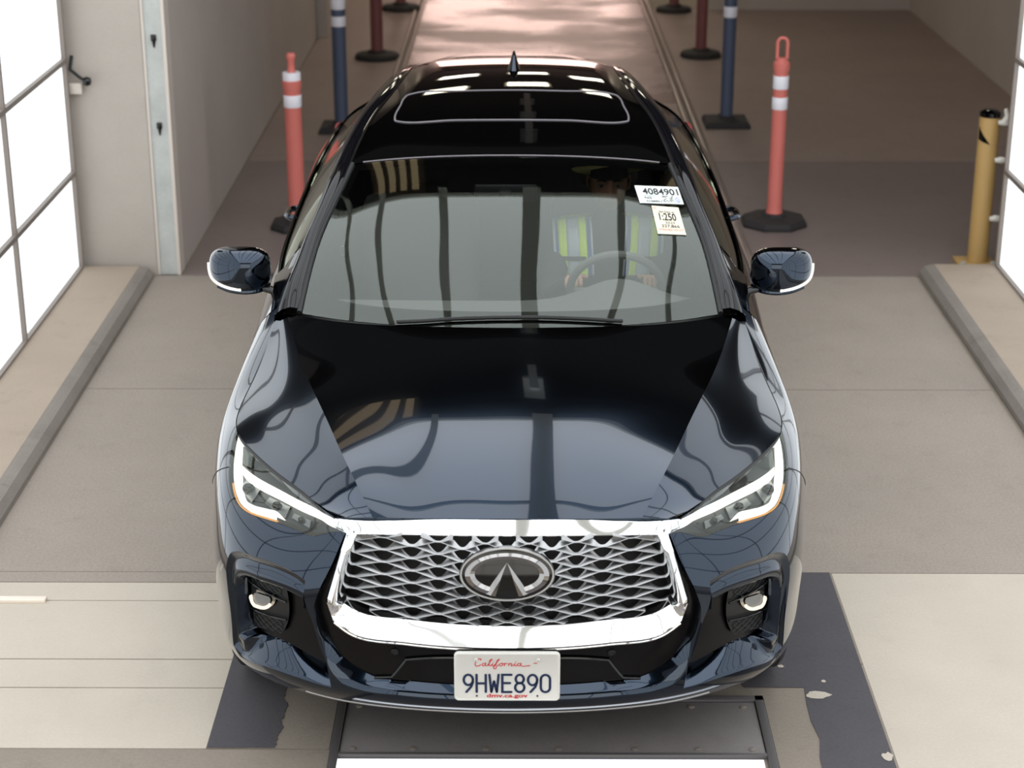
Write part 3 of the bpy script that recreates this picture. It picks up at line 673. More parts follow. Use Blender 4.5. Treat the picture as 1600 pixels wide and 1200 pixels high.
V, F_ = tube([(.06, -.075, .85), (.075, -.08, .89), (.062, -.08, .93)], [.02, .015, .01], 10); meshobj('clamp', V, F_, M['white'], yb)

# ================================================================== the car
M['intake'] = pmat('intake_black', (.02, .014, .018), .15, spec=.3)
M['pillar'] = pmat('pillar_darkened_paint', (.05, .05, .065), .05, spec=.38)  # painted pillar made black: the dark ceiling it mirrors is put into the colour
M['liner'] = pmat('recess_black', (.045, .035, .04), .35, spec=.3)
B = {k: [tuple(p) for p in v] for k, v in BAKED.items()}
FS = Surf(FRONT); WS = Surf(WSG); RS = Surf(ROOFG); TM = FS.T[-1]
car = empty('car', (0, 2.3, 0), 'dark blue luxury crossover with big chrome mesh grille and lit headlights, facing the camera', 'car')
car.location = (0, 0, 0)
def snap(L): return [(0.0 if abs(p[0]) < .012 else p[0], p[1]) for p in L]
def rs(surf, L, off=0.0):
    L = np.array(L); return surf.at(L[:, 0], L[:, 1], off)

# --- bonnet
def hood():
    a = Surf(HOOD_IN); b = Surf(HOOD_OUT, mirror=False)
    V1, F1, N1 = surfgrid(a, a.S[0], a.S[-1], 0, a.T[-1], 121, 90); V2, F2, N2 = surfgrid(b, 0, b.S[-1], 0, b.T[-1], 40, 90)
    V3, F3 = mirx(V2, F2); N3 = [(-n[0], n[1], n[2]) for n in N2]
    # edge turned down
    e = [V1[i] for i in range(121)]
    V, F_ = merge((V1, F1), (V2, F2), (V3, F3)); N_ = [tuple(n) for n in N1]+[tuple(n) for n in N2]+N3
    edge = [V3[39+40*i] for i in range(89, -1, -1)]+[V3[j] for j in range(38, -1, -1)]+[V1[i] for i in range(1, 121)]+[V2[j] for j in range(1, 40)]+[V2[39+40*i] for i in range(1, 90)]
    o = len(V); E = np.array(edge); D = E+np.array([0, .004, -.025]); V += [tuple(p) for p in E]+[tuple(p) for p in D]
    m = len(E); F_ += [(o+i, o+m+i, o+m+i+1, o+i+1) for i in range(m-1)]
    out = E.copy(); out[:, 2] = 0; out[:, 1] -= .9; out /= np.linalg.norm(out, axis=1)[:, None]; N_ += [tuple(n) for n in out]*2
    return meshobj('bonnet', V, F_, M['paint'], car, normals=N_)
hood()
# --- bumper, wings
def match(A, Bp, ang):
    """segment-wise matched resampling so that corners meet corners"""
    oa = []; ob = []
    da = [curve_seg(A, i, ang) for i in range(len(A)-1)]; db = [curve_seg(Bp, i, ang) for i in range(len(Bp)-1)]
    for a, b in zip(da, db): oa += list(a[:-1]); ob += list(b[:-1])
    return np.array(oa+[A[-1]]), np.array(ob+[Bp[-1]])
def curve_seg(P_, i, ang, k=14):
    full = curve2(P_, False, ang, 1e9)   # corner flags reuse
    P_ = [np.array(p, float) for p in P_]; n = len(P_)
    def tang(j):
        if j == 0: return (P_[1]-P_[0])/np.linalg.norm(P_[1]-P_[0])*1.0 if i != 0 else None
        return None
    p1, p2 = P_[i], P_[i+1]; L = np.linalg.norm(p2-p1)
    def tn(j, side):
        if j in (0, n-1): return (p2-p1)/L
        a = P_[j]-P_[j-1]; b = P_[j+1]-P_[j]; la = np.linalg.norm(a); lb = np.linalg.norm(b)
        if math.degrees(math.acos(max(-1, min(1, float(np.dot(a, b)/(la*lb)))))) > ang: return (p2-p1)/L
        return (a/la*lb+b/lb*la)/(la+lb)
    t1 = tn(i, 0); t2 = tn(i+1, 1); out = []
    for q in range(k+1):
        t = q/k; out.append((2*t**3-3*t*t+1)*p1+(t**3-2*t*t+t)*L*t1+(-2*t**3+3*t*t)*p2+(t**3-t*t)*L*t2)
    return out
seam = [B['seam'][0], B['seam'][1], (1.225, .562)]
hl = B['head_low']; arch = B['arch']
bez = snap(B['bezel_out']); cre = snap(B['crease'])
bump = [(0, 0.0), (1.168, 0.0)]+arch[0:8]+[seam[2], seam[1], seam[0]]+hl[3:]+cre
fogO = curve2(B['fog_outer'], True, 42); fogI = curve2(B['fog_inner'], True, 42)
def dense(L, closed=True, ang=50): return curve2(L, closed, ang)
panel('front_bumper', FS, dense(bump, ang=30), [fogO], M['paint'], car, flange=.03, step=.014, mode='join')
ca_, cb_ = match(cre, bez, 60)
def mixb(f, o): m = ca_*(1-f)+cb_*f; return FS.at(m[:, 0], m[:, 1], o)
both('bumper_inner_edge', loft([mixb(0, .0), mixb(.12, -.001), mixb(.5, -.014), mixb(1, -.030), mixb(1.02, -.07)]), M['paint'], car, joined=True, sharp=50)
fend = hl[0:3]+[seam[0], seam[1], seam[2]]+arch[7:]+[(2.13, 0), (2.13, TM), (1.31, TM)]
panel('wing', FS, dense(fend, ang=30), (), M['paint'], car, flange=.015, mode='pair')
for nm, L in (('panel_gap', [hl[2]]+seam+[arch[7]]), ('panel_gap', [(1.312, TM-.001), (1.7, TM-.001), (2.12, TM-.001)])):
    P_ = rs(FS, curve2(L, False, 60), .0); both('panel_gap', tube(P_, .0022, 6), M['gloss'], car)
# --- grille bezel and lower intake, black
co = [((p[0], .7332) if i < 4 else p) for i, p in enumerate(snap(B['chrome_out']))]; ci = snap(B['chrome_in'])
bz = [(0, .30)]+co[12:5:-1]+bez
panel('lower_intake', FS, dense(bz, ang=30)[::-1], (), M['intake'], car, off=-.034, flange=0, mode='join')
P_ = rs(FS, curve2([(-.40, .158), (-.345, .166), (-.30, .225), (-.24, .232), (0, .235), (.24, .232), (.30, .225), (.345, .166), (.40, .158)], False, 10), -.030)
meshobj('intake_fold', *tube(P_, .006, 8), M['gloss'], car)
for u in (-.335, .31):
    c0 = FS.at([abs(u)], [.245], -.034)[0]; c0[0] *= np.sign(u)
    V, F_ = lathe([(.0105, 0), (.0125, -.003), (.0105, -.005), (.009, -.002), (.0, -.002)], 20, axis='y'); V = [(p[0]+c0[0], p[1]+c0[1], p[2]+c0[2]) for p in V]
    meshobj('parking_sensor', V, F_, M['plastic'], car)
# --- chrome grille surround: outer edge, crest, inner lip, return
co_d = curve2(co, False, 32, .01); 
A_, C_ = match(co, ci, 30)
zt = FS.at(A_[:, 0], A_[:, 1])[:, 2]; topw = np.clip((zt-.80)/.05, 0, 1); botw = np.clip((.66-zt)/.06, 0, 1)
sidew = 1-topw-botw
def A3(o): return FS.at(A_[:, 0], A_[:, 1], o)
a3 = A3(.001*topw+.013*botw+.001*sidew); c3 = FS.at(C_[:, 0], C_[:, 1], -.001*topw-.026*botw-.004*sidew)
nn_ = FS.nrm(*(A_*.5+C_*.5).T)
def lp(f, bt, bb, bs): return a3*(1-f)+c3*f+nn_*(bt*topw+bb*botw+bs*sidew)[:, None]
rings = [A3(-.025), lp(0, 0, 0, 0), lp(.05, .002, .003, .004), lp(.35, .002, .003, .014), lp(.70, .002, .002, .022), lp(.92, .002, .001, .010), lp(.97, .0018, .0, .004), lp(1, 0, -.001, 0), FS.at(C_[:, 0], C_[:, 1], -.06)]
both('grille_surround', loft(rings), M['chrome'], car, joined=True, sharp=28)
# bright outer step below the surround
L = [p for p in co[9:]]; P_ = rs(FS, curve2(L, False, 60), .004); P_[:, 2] -= .010; both('surround_lip', tube(P_, .0045, 8), M['chrome'], car, joined=True)
# --- grille mesh: wavy blades
gp = np.vstack([ci, [(0, ci[-1][1])]]); poly3 = FS.at(np.array(ci)[:, 0], np.array(ci)[:, 1]); gx = poly3[:, 0]; gz = poly3[:, 2]
poly = np.stack([np.concatenate([gx, -gx[::-1]]), np.concatenate([gz, gz[::-1]])], 1); poly = poly*np.array([1.03, 1.0]); cz = .70; poly[:, 1] = cz+(poly[:, 1]-cz)*1.05
nodes = np.array([0, .062, .128, .198, .274, .357, .450, .56])
def gy(x, z):
    ax = abs(x); return .045+.33*ax*ax+.10*max(0, z-.72)+.0
backpts = []
def phase(x): return np.interp(abs(x), nodes, np.arange(len(nodes)))*PI
def blades():
    V = []; F_ = []; p_ = .0188; n = 0
    z0 = .575
    for k in range(17):
        sgn = 1 if k % 2 else -1; prev = None
        for i in range(-130, 131):
            x = i*.0042; ph = phase(x); c = math.cos(ph); droop = -.035*(x/.5)**2*0; sharp_c = c*(.80+.2*c*c)
            zz = z0+k*p_+sgn*.0098*sharp_c
            if not inpoly(np.array([[x, zz]]), poly)[0]: prev = None; continue
            d = .006+.030*(1-abs(c))**.9; th = .0015; rise = d*.50; y = gy(x, zz)
            rise = min(rise, max(0, .848-zz-.004))
            o = len(V); V += [(x, y, zz+th), (x, y-.0012, zz), (x, y, zz-th), (x, y+d, zz-.0012+rise), (x, y+d, zz+.0012+rise)]
            if prev is not None:
                a = prev
                for m_ in range(5): F_.append((a+m_, o+m_, o+(m_+1) % 5, a+(m_+1) % 5))
            prev = o
    return V, F_
V, F_ = blades(); meshobj('grille_mesh', V, F_, M['satin'], car, sharp=50)
# black box behind
V = []; nx = 30
for i in range(nx+1):
    x = -.56+1.12*i/nx
    for z in (.53, .72, .845): V.append((x, gy(x, z)+.05, z))
meshobj('radiator_shutter', V, [(3*i+j, 3*i+3+j, 3*i+4+j, 3*i+1+j) for i in range(nx) for j in range(2)], pmat('radiator_black', (.035, .03, .033), .7), car)
# --- emblem
def emblem():
    import_c = np.array([0.0, .030, .766]); tilt = math.radians(12)
    ux = np.array([1, 0, 0.]); uy = np.array([0, math.sin(tilt), math.cos(tilt)]); un = np.array([0, -math.cos(tilt), math.sin(tilt)])
    fr = lambda u, v, h: tuple(import_c+ux*u+uy*v+un*h)
    n = 72; el = lambda a, b, h, cx=0, cy=0: [fr(cx+a*math.cos(2*PI*k/n), cy+b*math.sin(2*PI*k/n), h) for k in range(n)]
    base = loft([el(.136, .079, -.03), el(.137, .080, .000), el(.134, .0775, .004), el(.1295, .0735, .004), el(.1275, .0715, .0)], True)
    e = meshobj('emblem', *base, M['satin'], car, sharp=50)
    V, F_ = loft([el(.1285, .0725, .001), el(.10, .055, .0045), el(.05, .028, .0065), el(.012, .006, .007)], True); F_.append(tuple(range(3*n, 4*n)))
    meshobj('emblem_glass', V, F_, M['gloss'], e, sharp=0)
    # bevelled oval band, open at the foot where the two legs rise to a point
    def band(a0, a1, m=60):
        r0, r1, r2 = [], [], []
        for i in range(m+1):
            a = math.radians(a0+(a1-a0)*i/m); c, s_ = math.cos(a), math.sin(a)
            r0.append(fr(.1205*c, .0640*s_, .007)); r1.append(fr(.106*c, .0545*s_+.001, .0125)); r2.append(fr(.0925*c, .0440*s_+.002, .007))
        return loft([r0, r1, r2])
    V1, F1 = band(-61, 241)
    def leg(s):
        apex = (0, .0375); b0 = (s*.0335, -.0635); b1 = (s*.062, -.0545); m0 = (s*.047, -.0595)
        k = [fr(*apex, .010), fr(*b0, .007), fr(*m0, .013), fr(*b1, .007), fr(s*.040, -.0205, .008), fr(s*.019, -.013, .0125)]
        f = [(0, 1, 2, 5), (0, 5, 4), (5, 2, 3, 4)]
        return k, (f if s > 0 else [q[::-1] for q in f])
    V, F_ = merge((V1, F1), leg(1), leg(-1)); meshobj('emblem_mark', V, F_, M['darkchrome'], e, sharp=12)
emblem()
# --- fog recesses
def matchclosed(A, Bp, ang, k=9):
    def segs(P_):
        P_ = [np.array(p, float) for p in P_]; n = len(P_); out = []
        def flag(j):
            a = P_[j]-P_[j-1]; b = P_[(j+1) % n]-P_[j]; la = np.linalg.norm(a); lb = np.linalg.norm(b)
            return math.degrees(math.acos(max(-1, min(1, float(np.dot(a, b)/(la*lb)))))) > ang, (a/la*lb+b/lb*la)/(la+lb)
        for i in range(n):
            p1, p2 = P_[i], P_[(i+1) % n]; L = np.linalg.norm(p2-p1); c1, t1 = flag(i); c2, t2 = flag((i+1) % n)
            if c1: t1 = (p2-p1)/L
            if c2: t2 = (p2-p1)/L
            for q in range(k):
                t = q/k; out.append((2*t**3-3*t*t+1)*p1+(t**3-2*t*t+t)*L*t1+(-2*t**3+3*t*t)*p2+(t**3-t*t)*L*t2)
        return np.array(out)
    return segs(A), segs(Bp)
fo, fi = matchclosed(B['fog_outer'], B['fog_inner'], 42)
fi = fi-np.array([0, .016]); fi[:, 1] = np.maximum(fi[:, 1], fo[:, 1]*0+.145)
mix = lambda f: fo*(1-f)+fi*f
wt_ = np.clip(np.maximum((fo[:, 1]-.36)/.06, (fo[:, 0]-.87)/.03), 0, 1)
prof = ((0, -.0005, -.0005), (.05, -.003, -.003), (.12, -.007, -.010), (.20, -.014, -.016), (.28, -.016, -.022), (.55, -.012, -.038), (.86, -.008, -.060), (.95, -.013, -.068), (1, -.072, -.072))
rg = [FS.at(mix(f)[:, 0], mix(f)[:, 1], 0)+FS.nrm(mix(f)[:, 0], mix(f)[:, 1])*(oa*wt_+ob*(1-wt_))[:, None] for f, oa, ob in prof]
rg = [rg[0]]+rg
both('fog_recess_rim', loft(rg[1:], True), M['paint'], car, sharp=60)
def recess_floor(s, t): pass
panel('fog_recess_liner', FS, fi, (), M['liner'], car, off=-.072, flange=-.0, mode='pair')
SH = np.array([0, -.018]); fp = dense(np.array(B['fog_panel'])+SH, ang=40)
for o in panel('fog_bezel', FS, fp, (), M['plastic'], car, off=-.058, flange=.02, mode='pair'): pass
fl = np.array(B['fog_lamp'])+SH; c0 = fl.mean(0)
def sc(L, k): L = np.array(L); c = L.mean(0); return c+(L-c)*k
lampO = dense(sc(fl, 1.12), ang=60)
fogl = panel('fog_lamp', FS, lampO, (), M['darkchrome'], car, off=-.050, flange=.012, mode='pair')
for o, mr in zip(fogl, (1, -1)):
    V, F_, N_ = panel_mesh(FS, dense(sc(fl, .80), ang=60), off=-.046, flange=0)
    if mr < 0: V, F_ = mirx(V, F_); N_ = [(-n[0], n[1], n[2]) for n in N_]
    meshobj('fog_lens', V, F_, pmat('fog_lens_grey', (.50, .50, .50), .25, .3) if 'fog_lens_grey' not in bpy.data.materials else bpy.data.materials['fog_lens_grey'], o, normals=N_)
    L = curve2(sc(fl, .93), True, 80, .006); k = [i for i in range(len(L)) if L[i][1] < c0[1]+.004]
    k.sort(key=lambda i: L[i][0]); P_ = FS.at(L[k][:, 0], L[k][:, 1], -.042)
    VF = tube(P_, .0052, 8)
    if mr < 0: VF = mirx(*VF)
    meshobj('fog_light_ring', *VF, M['foglow'], o)
# bars across the fog bezel and its fine wavy mesh
fpc = np.array(B['fog_panel'])
def barline(a, b, r, off): 
    L = np.linspace(a, b, 12); return tube(FS.at(L[:, 0], L[:, 1], off), r, 8)
both('fog_bar', barline((.690, .354), (.885, .371), .0035, -.050), M['gloss'], car)
both('fog_bar', barline((.692, .285), (.892, .270), .0035, -.050), M['gloss'], car)
wv = []
for t0, sl in ((.408, .08), (.398, .06), (.388, .04), (.272, -.07), (.262, -.08), (.282, -.06), (.252, -.08)):
    ss = np.linspace(.715, .872, 60); tt = t0+(ss-.715)*sl+.0045*np.sin(ss*170+t0*900); wv.append(tube(FS.at(ss, tt-.018, -.055), .0014, 5))
for w_ in wv: both('fog_mesh_wire', w_, M['plastic'], car)
# --- lip under the chin
P_ = rs(FS, curve2([(-.62, .045), (-.52, .022), (-.3, .012), (0, .006), (.3, .012), (.52, .022), (.62, .045)], False, 80), -.002)
meshobj('chin_trim', *tube(P_, .0055, 8), M['satin'], car)
P_ = rs(FS, curve2([(0, -.0), (.4, -.0), (.8, -.0), (1.15, .0)], False, 80), -.03); P2 = P_.copy(); P2[:, 2] -= .05; P2[:, 1] += .05
both('chin_spoiler', loft([P_+np.array([0, -.012, .0]), P2]), M['plastic'], car, joined=True)

# --- headlights
HLo = [(.5085, .7278), (.53, TM-.001), (.68, TM-.001), (.86, TM-.001), (1.02, TM-.001), (1.15, TM-.001), (1.30, TM-.001)]+hl[0:]
HLp = dense(HLo, ang=45)
house = panel('headlight', FS, HLp, (), pmat('headlight_housing', (.30, .30, .30), .3, .5), car, off=-.030, flange=.02, mode='pair')
for o, mr in zip(house, (1, -1)):
    def add(nm, VFN, m):
        V, F_, N_ = VFN
        if mr < 0: V, F_ = mirx(V, F_); N_ = [(-n[0], n[1], n[2]) for n in N_] if N_ is not None else None
        return meshobj(nm, V, F_, m, o, normals=N_)
    add('headlight_lens', panel_mesh(FS, HLp, off=.002, flange=.03), M['lens'])
    add('light_strip', panel_mesh(FS, dense(B['drl_diag'], ang=60), off=-.010, flange=.014, step=.01), M['drl'])
    add('light_strip', panel_mesh(FS, dense(B['drl_arm'], ang=60), off=-.0115, flange=.014, step=.01), M['drl'])
    add('lens_dark_reflection', panel_mesh(FS, dense(B['head_reflection'], ang=60), off=-.018, flange=.01, step=.01), M['gloss'])  # black patch that paints in the dark reflection at the lens top
    add('lower_trim', panel_mesh(FS, dense([(.47, .685), (.54, .668), (.60, .650), (.68, .648), (.76, .643), (.745, .6265), (.659, .6350), (.5914, .6370), (.5444, .6585), (.5011, .6785)], ang=60), off=-.006, flange=.01, step=.01), pmat('smoked_trim', (.20, .165, .14), .5) if 'smoked_trim' not in bpy.data.materials else bpy.data.materials['smoked_trim'])
    for s_, t_, w_, h_ in ((.955, .664, .05, .022), (.80, .672, .055, .017), (.68, .672, .045, .012)):
        V, F_, N_ = panel_mesh(FS, dense([(s_-w_, t_-h_), (s_+w_, t_-h_*.6), (s_+w_, t_+h_*.6), (s_-w_*.8, t_+h_)], ang=60), off=-.022, flange=.012, step=.01)
        add('projector_cell', (V, F_, N_), M['satin'])
        c_ = FS.at([s_], [t_], -.018)[0]; V, F_ = lathe([(h_*.9, 0), (h_*.8, -.006), (h_*.5, -.011), (0.0005, -.013)], 16, axis='y'); V = [(p[0]+c_[0], p[1]+c_[1], p[2]+c_[2]) for p in V]
        add('projector_lens', (V, F_, None), M['gloss'])

both('headlight_gap', tube(rs(FS, [(s_, TM-.0025) for s_ in np.linspace(.56, 1.24, 40)], .0005), [.0055-.003*abs(2*k/39-1)**3 for k in range(40)], 8), M['plastic'], car)  # dark tube painting in the shade of the gap above the lens
M['amber'] = emat('warm_edge_glow', (1, .70, .38), .95)  # added glow standing in for the warm edge of the light strip
both('warm_edge_strip', tube(rs(FS, curve2([(.745, .6345), (.80, .6255), (.865, .6150), (.925, .6135), (.985, .6265), (1.03, .641)], False, 80), -.008), .0028, 6), M['amber'], car)

# --- licence plate
def plate():
    c = np.array([0.0, -.012, .4565]); tilt = math.radians(2); fr = lambda u, v, h: (c[0]+u, c[1]-h*math.cos(tilt)+v*math.sin(tilt)*.5, c[2]+v+h*.03)
    def rr(wd, ht, r, h):
        o = []
        for cx, cy, a in ((wd-r, ht-r, 0), (-wd+r, ht-r, 90), (-wd+r, -ht+r, 180), (wd-r, -ht+r, 270)):
            o += [fr(cx+r*math.cos(math.radians(a+9*k)), cy+r*math.sin(math.radians(a+9*k)), h) for k in range(11)]
        return o
    V, F_ = loft([rr(.1535, .0775, .014, -.012), rr(.1535, .0775, .014, .0), rr(.152, .076, .013, .0022), rr(.149, .073, .012, .0022), rr(.1475, .0715, .011, .0008)], True); F_.append(tuple(range(4*44, 5*44)))
    p = meshobj('license_plate', V, F_, M['plate'], car, sharp=40)
    # embossed characters drawn as pen strokes in a unit cell
    G = {'9': [arc(.5, .70, .5, .30, 0, 360, 22), [(1, .70), (.97, .55), (.80, .30), (.28, 0)]],
         'H': [[(0, 0), (0, 1)], [(1, 0), (1, 1)], [(0, .5), (1, .5)]],
         'W': [[(0, 1), (.20, 0)], [(.20, 0), (.5, .62)], [(.5, .62), (.80, 0)], [(.80, 0), (1, 1)]],
         'E': [[(1, 1), (0, 1), (0, 0), (1, 0)], [(0, .52), (.85, .52)]],
         '8': [arc(.5, .755, .44, .245, 0, 360, 20), arc(.5, .265, .5, .265, 0, 360, 22)],
         '0': [[(0, .75)]+arc(.5, .74, .5, .26, 180, 0, 12)+arc(.5, .26, .5, .26, 0, -180, 12)+[(0, .75)]]}
    V = []; F_ = []; x = -.1255; H_ = .056; W_ = .0265
    for ch in '9HWE890':
        for ln in G[ch]:
            VF = strokes([[(x+a*W_, -.0480+b*H_) for a, b in ln]], .0072, fr, .0024); V, F_ = merge((V, F_), VF)
        x += .0372
    meshobj('plate_number', V, F_, M['plateblue'], p, smooth=False)
    # red script
    sc_ = [
     [(.20, .92), (.24, 1.02), (.16, 1.08), (.06, .95), (-.04, .66), (-.06, .42), (0, .30), (.10, .32), (.22, .45)],
     [(.46, .62), (.36, .60), (.30, .42), (.34, .32), (.42, .40), (.48, .60), (.46, .38), (.52, .33), (.60, .46)],
     [(.60, .46), (.74, .88), (.80, 1.02), (.74, .98), (.66, .60), (.64, .38), (.70, .33), (.78, .46)],
     [(.84, .60), (.80, .38), (.86, .33), (.94, .46)],
     [(.94, .46), (1.08, .80), (1.16, 1.02), (1.12, .98), (1.0, .50), (.90, .05), (.94, .02), (1.02, .25), (1.10, .42)],
     [(1.28, .60), (1.18, .52), (1.18, .36), (1.26, .33), (1.34, .46), (1.30, .60), (1.40, .56)],
     [(1.44, .60), (1.42, .34)], [(1.42, .45), (1.50, .58), (1.58, .57)],
     [(1.66, .60), (1.63, .34)], [(1.63, .42), (1.76, .60), (1.80, .55), (1.77, .35), (1.84, .34), (1.90, .45)],
     [(1.97, .60), (1.94, .38), (2.0, .33), (2.06, .42)],
     [(2.24, .60), (2.13, .58), (2.09, .40), (2.15, .33), (2.24, .44), (2.28, .58), (2.26, .36), (2.36, .30), (2.6, .34), (2.72, .36)],
     [(.86, .76), (.868, .77)], [(1.99, .76), (1.998, .77)], [(2.92, .62), (3.08, .62)]]
    L = [[(-.0885+a*.0585*.97, .0265+b*.0310) for a, b in curve2(s_, False, 170, .03)] for s_ in sc_]
    meshobj('plate_script', *strokes(L, .0024, fr, .0021), M['platered'], p, smooth=False)
    V, F_ = text_mesh('dmv.ca.gov', .0165, 1.62, .0004); wd = max(a for a, b in V); meshobj('plate_web_line', [fr(a-wd/2, b-.0655, .0021) for a, b in V], F_, M['platered'], p, smooth=False)
    for x, y, r in ((-.090, .0565, .0058), (.090, .0565, .0058), (-.088, -.0605, .003), (.088, -.0605, .003)):
        V = [fr(x+r*math.cos(2*PI*k/14), y+r*math.sin(2*PI*k/14), .0030) for k in range(14)]+[fr(x+r*.5*math.cos(2*PI*k/14), y+r*.5*math.sin(2*PI*k/14), .0045) for k in range(14)]
        meshobj('plate_screw', V, [(k, (k+1) % 14, 14+(k+1) % 14, 14+k) for k in range(14)]+[tuple(range(14, 28))], M['plate'] if r > .004 else M['ink'], p)
        if r > .004: meshobj('plate_screw', [fr(x+.0015*math.cos(2*PI*k/8), y+.0015*math.sin(2*PI*k/8), .0048) for k in range(8)], [tuple(range(8))], M['ink'], p, smooth=False)
    box('plate_bracket', (0, .02, .4565), (.29, .05, .12), M['plastic'], car, bevel=.004)
plate()

# --- windshield
V, F_, N_ = surfgrid(WS, WS.S[0], WS.S[-1], 0, WS.T[-1], 90, 60)
wsh = meshobj('windshield', V, F_, M['glass'], car, normals=N_)
s1 = WS.S[-1]; t1 = WS.T[-1]
def strip(surf, inner, outer, off): return loft([rs(surf, outer, off), rs(surf, inner, off)])
outr = np.array([(-s1, 0.0)]+[(-s1*(1-i/30)+s1*i/30, 0.0) for i in range(31)])
def fritring():
    O_ = []; I_ = []
    for a in np.linspace(-1, 1, 60): O_.append((a*s1, 0)); I_.append((a*(s1-.035), .085+.05*abs(a)**6))
    for b in np.linspace(0, 1, 40): O_.append((s1, b*t1)); I_.append((s1-.035, .135+b*(t1-.135-.05)))
    for a in np.linspace(1, -1, 60): O_.append((a*s1, t1)); I_.append((a*(s1-.035), t1-.05))
    for b in np.linspace(1, 0, 40): O_.append((-s1, b*t1)); I_.append((-s1+.035, .135+b*(t1-.135-.05)))
    O_ = np.array(O_); I_ = np.array(I_)
    return loft([rs(WS, O_*(1-f)+I_*f, -.003) for f in np.linspace(0, 1, 9)])
meshobj('windshield_border', *fritring(), M['frit'], wsh)
# black edge moulding round the glass and the bright line to the roof
P_ = rs(WS, [(s1+.004, b) for b in np.linspace(0, t1, 30)], .003); both('windshield_moulding', tube(P_, .009, 8), M['plastic'], wsh)
P_ = rs(RS, [(a, .004) for a in np.linspace(-RS.S[-1]+.03, RS.S[-1]-.03, 40)], -.001); meshobj('roof_front_joint', *tube(P_, .0035, 6), pmat('joint_grey', (.45, .43, .45), .4), car)
wp = curve2([(-.36, .004), (-.28, .016), (-.20, .030), (-.10, .040), (.0, .044), (.12, .042), (.24, .030), (.36, .010)], False, 80); meshobj('wiper_blade', *tube(rs(WS, wp, .010), .0055, 8, flat=1.3), M['plastic'], car)
# cowl
V = []
for a in np.linspace(-.80, .80, 41):
    y0 = 1.24+.24*(abs(a)/.8)**2.2
    V += [(a, y0-.05, 1.055), (a, y0+.0, 1.068), (a, y0+.02, 1.04)]
meshobj('cowl', V, [(3*i+j, 3*i+1+j, 3*i+4+j, 3*i+3+j) for i in range(40) for j in range(2)], M['plastic'], car)

# --- roof
V, F_, N_ = surfgrid(RS, RS.S[0], RS.S[-1], 0, RS.T[-1], 60, 80)
roof = meshobj('roof', V, F_, M['roofglass'], car, normals=N_)
sr = curve2([(-.40, .350), (-.2, .345), (0, .343), (.2, .345), (.40, .350), (.418, .365), (.424, .39), (.436, .55), (.443, .68), (.438, .71), (.42, .725), (.2, .735), (0, .738), (-.2, .735), (-.42, .725), (-.438, .71), (-.443, .68), (-.436, .55), (-.424, .39), (-.418, .365)], True, 50)
meshobj('sunroof_seal', *tube(rs(RS, sr, .001), .0042, 8, closed=True), bpy.data.materials['joint_grey'], roof)
V, F_, N_ = panel_mesh(RS, sr, off=.0015, flange=0); meshobj('sunroof_glass', V, F_, M['roofglass'], roof, normals=N_)
# shark fin antenna
fc = np.array([.006, 3.42, RS.at([0], [np.interp(3.42, [2.24, 2.6, 3.0, 3.4, 3.8, 4.2], RS.T)])[0][2]])
fin = [[(-.028, -.05), (.028, -.05), (.034, .03), (.03, .12), (-.03, .12), (-.034, .03)], [(-.012, .03), (.012, .03), (.013, .06), (.012, .12), (-.012, .12), (-.013, .06)], [(-.004, .085), (.004, .085), (.005, .1), (.004, .13), (-.004, .13), (-.005, .1)]]
V = [tuple(fc+np.array([a, b, h])) for (ring, h) in zip(fin, (-.01, .035, .070)) for a, b in ring]
F_ = [(i*6+k, i*6+(k+1) % 6, (i+1)*6+(k+1) % 6, (i+1)*6+k) for i in range(2) for k in range(6)]+[tuple(range(12, 18))]
o = meshobj('antenna_fin', V, F_, M['paint'], roof, sharp=0); md = o.modifiers.new('s', 'SUBSURF'); md.levels = 2; md.render_levels = 2
# --- side rails / pillars
RAIL = [(.822,1.455,1.075),(.800,1.56,1.140),(.772,1.70,1.200),(.745,1.85,1.265),(.716,2.00,1.325),(.688,2.20,1.395),(.660,2.45,1.450),(.630,2.75,1.488),(.585,3.10,1.507),(.545,3.50,1.500),(.520,3.85,1.455),(.500,4.17,1.385)]
def railrow(dx, dz, f):
    """f=0 outer edge, f=1 glass or roof edge"""
    out = []
    for x, y, z in RAIL:
        if y < 2.22:
            t = np.interp(y, WS.at(np.full(30, s1), np.linspace(0, t1, 30))[:, 1], np.linspace(0, t1, 30)); q = WS.at([s1], [t])[0]
        else:
            tt = np.linspace(0, RS.T[-1], 40); t = np.interp(y, RS.at(np.full(40, RS.S[-1]), tt)[:, 1], tt); q = RS.at([RS.S[-1]], [t])[0]
        out.append(((x+dx)*(1-f)+q[0]*f, y*(1-f)+(q[1])*f, (z+dz)*(1-f)+(q[2]+dz)*f))
    return curve2(out, False, 80, .03)
rr_ = [railrow(0, -.012, 1), railrow(0, .007, .93), railrow(0, .016, .55), railrow(0, .010, .2), railrow(.006, -.006, 0), railrow(.010, -.030, 0), railrow(-.01, -.05, 0)]
m_ = min(len(r) for r in rr_); rr_ = [resample(r, 120) for r in rr_]
both('roof_pillar', loft(rr_), M['pillar'], car, sharp=70)
P_ = resample(railrow(.006, -.022, 0), 120)[18:]; both('window_trim', tube(P_, .0045, 6), M['gloss'], car)

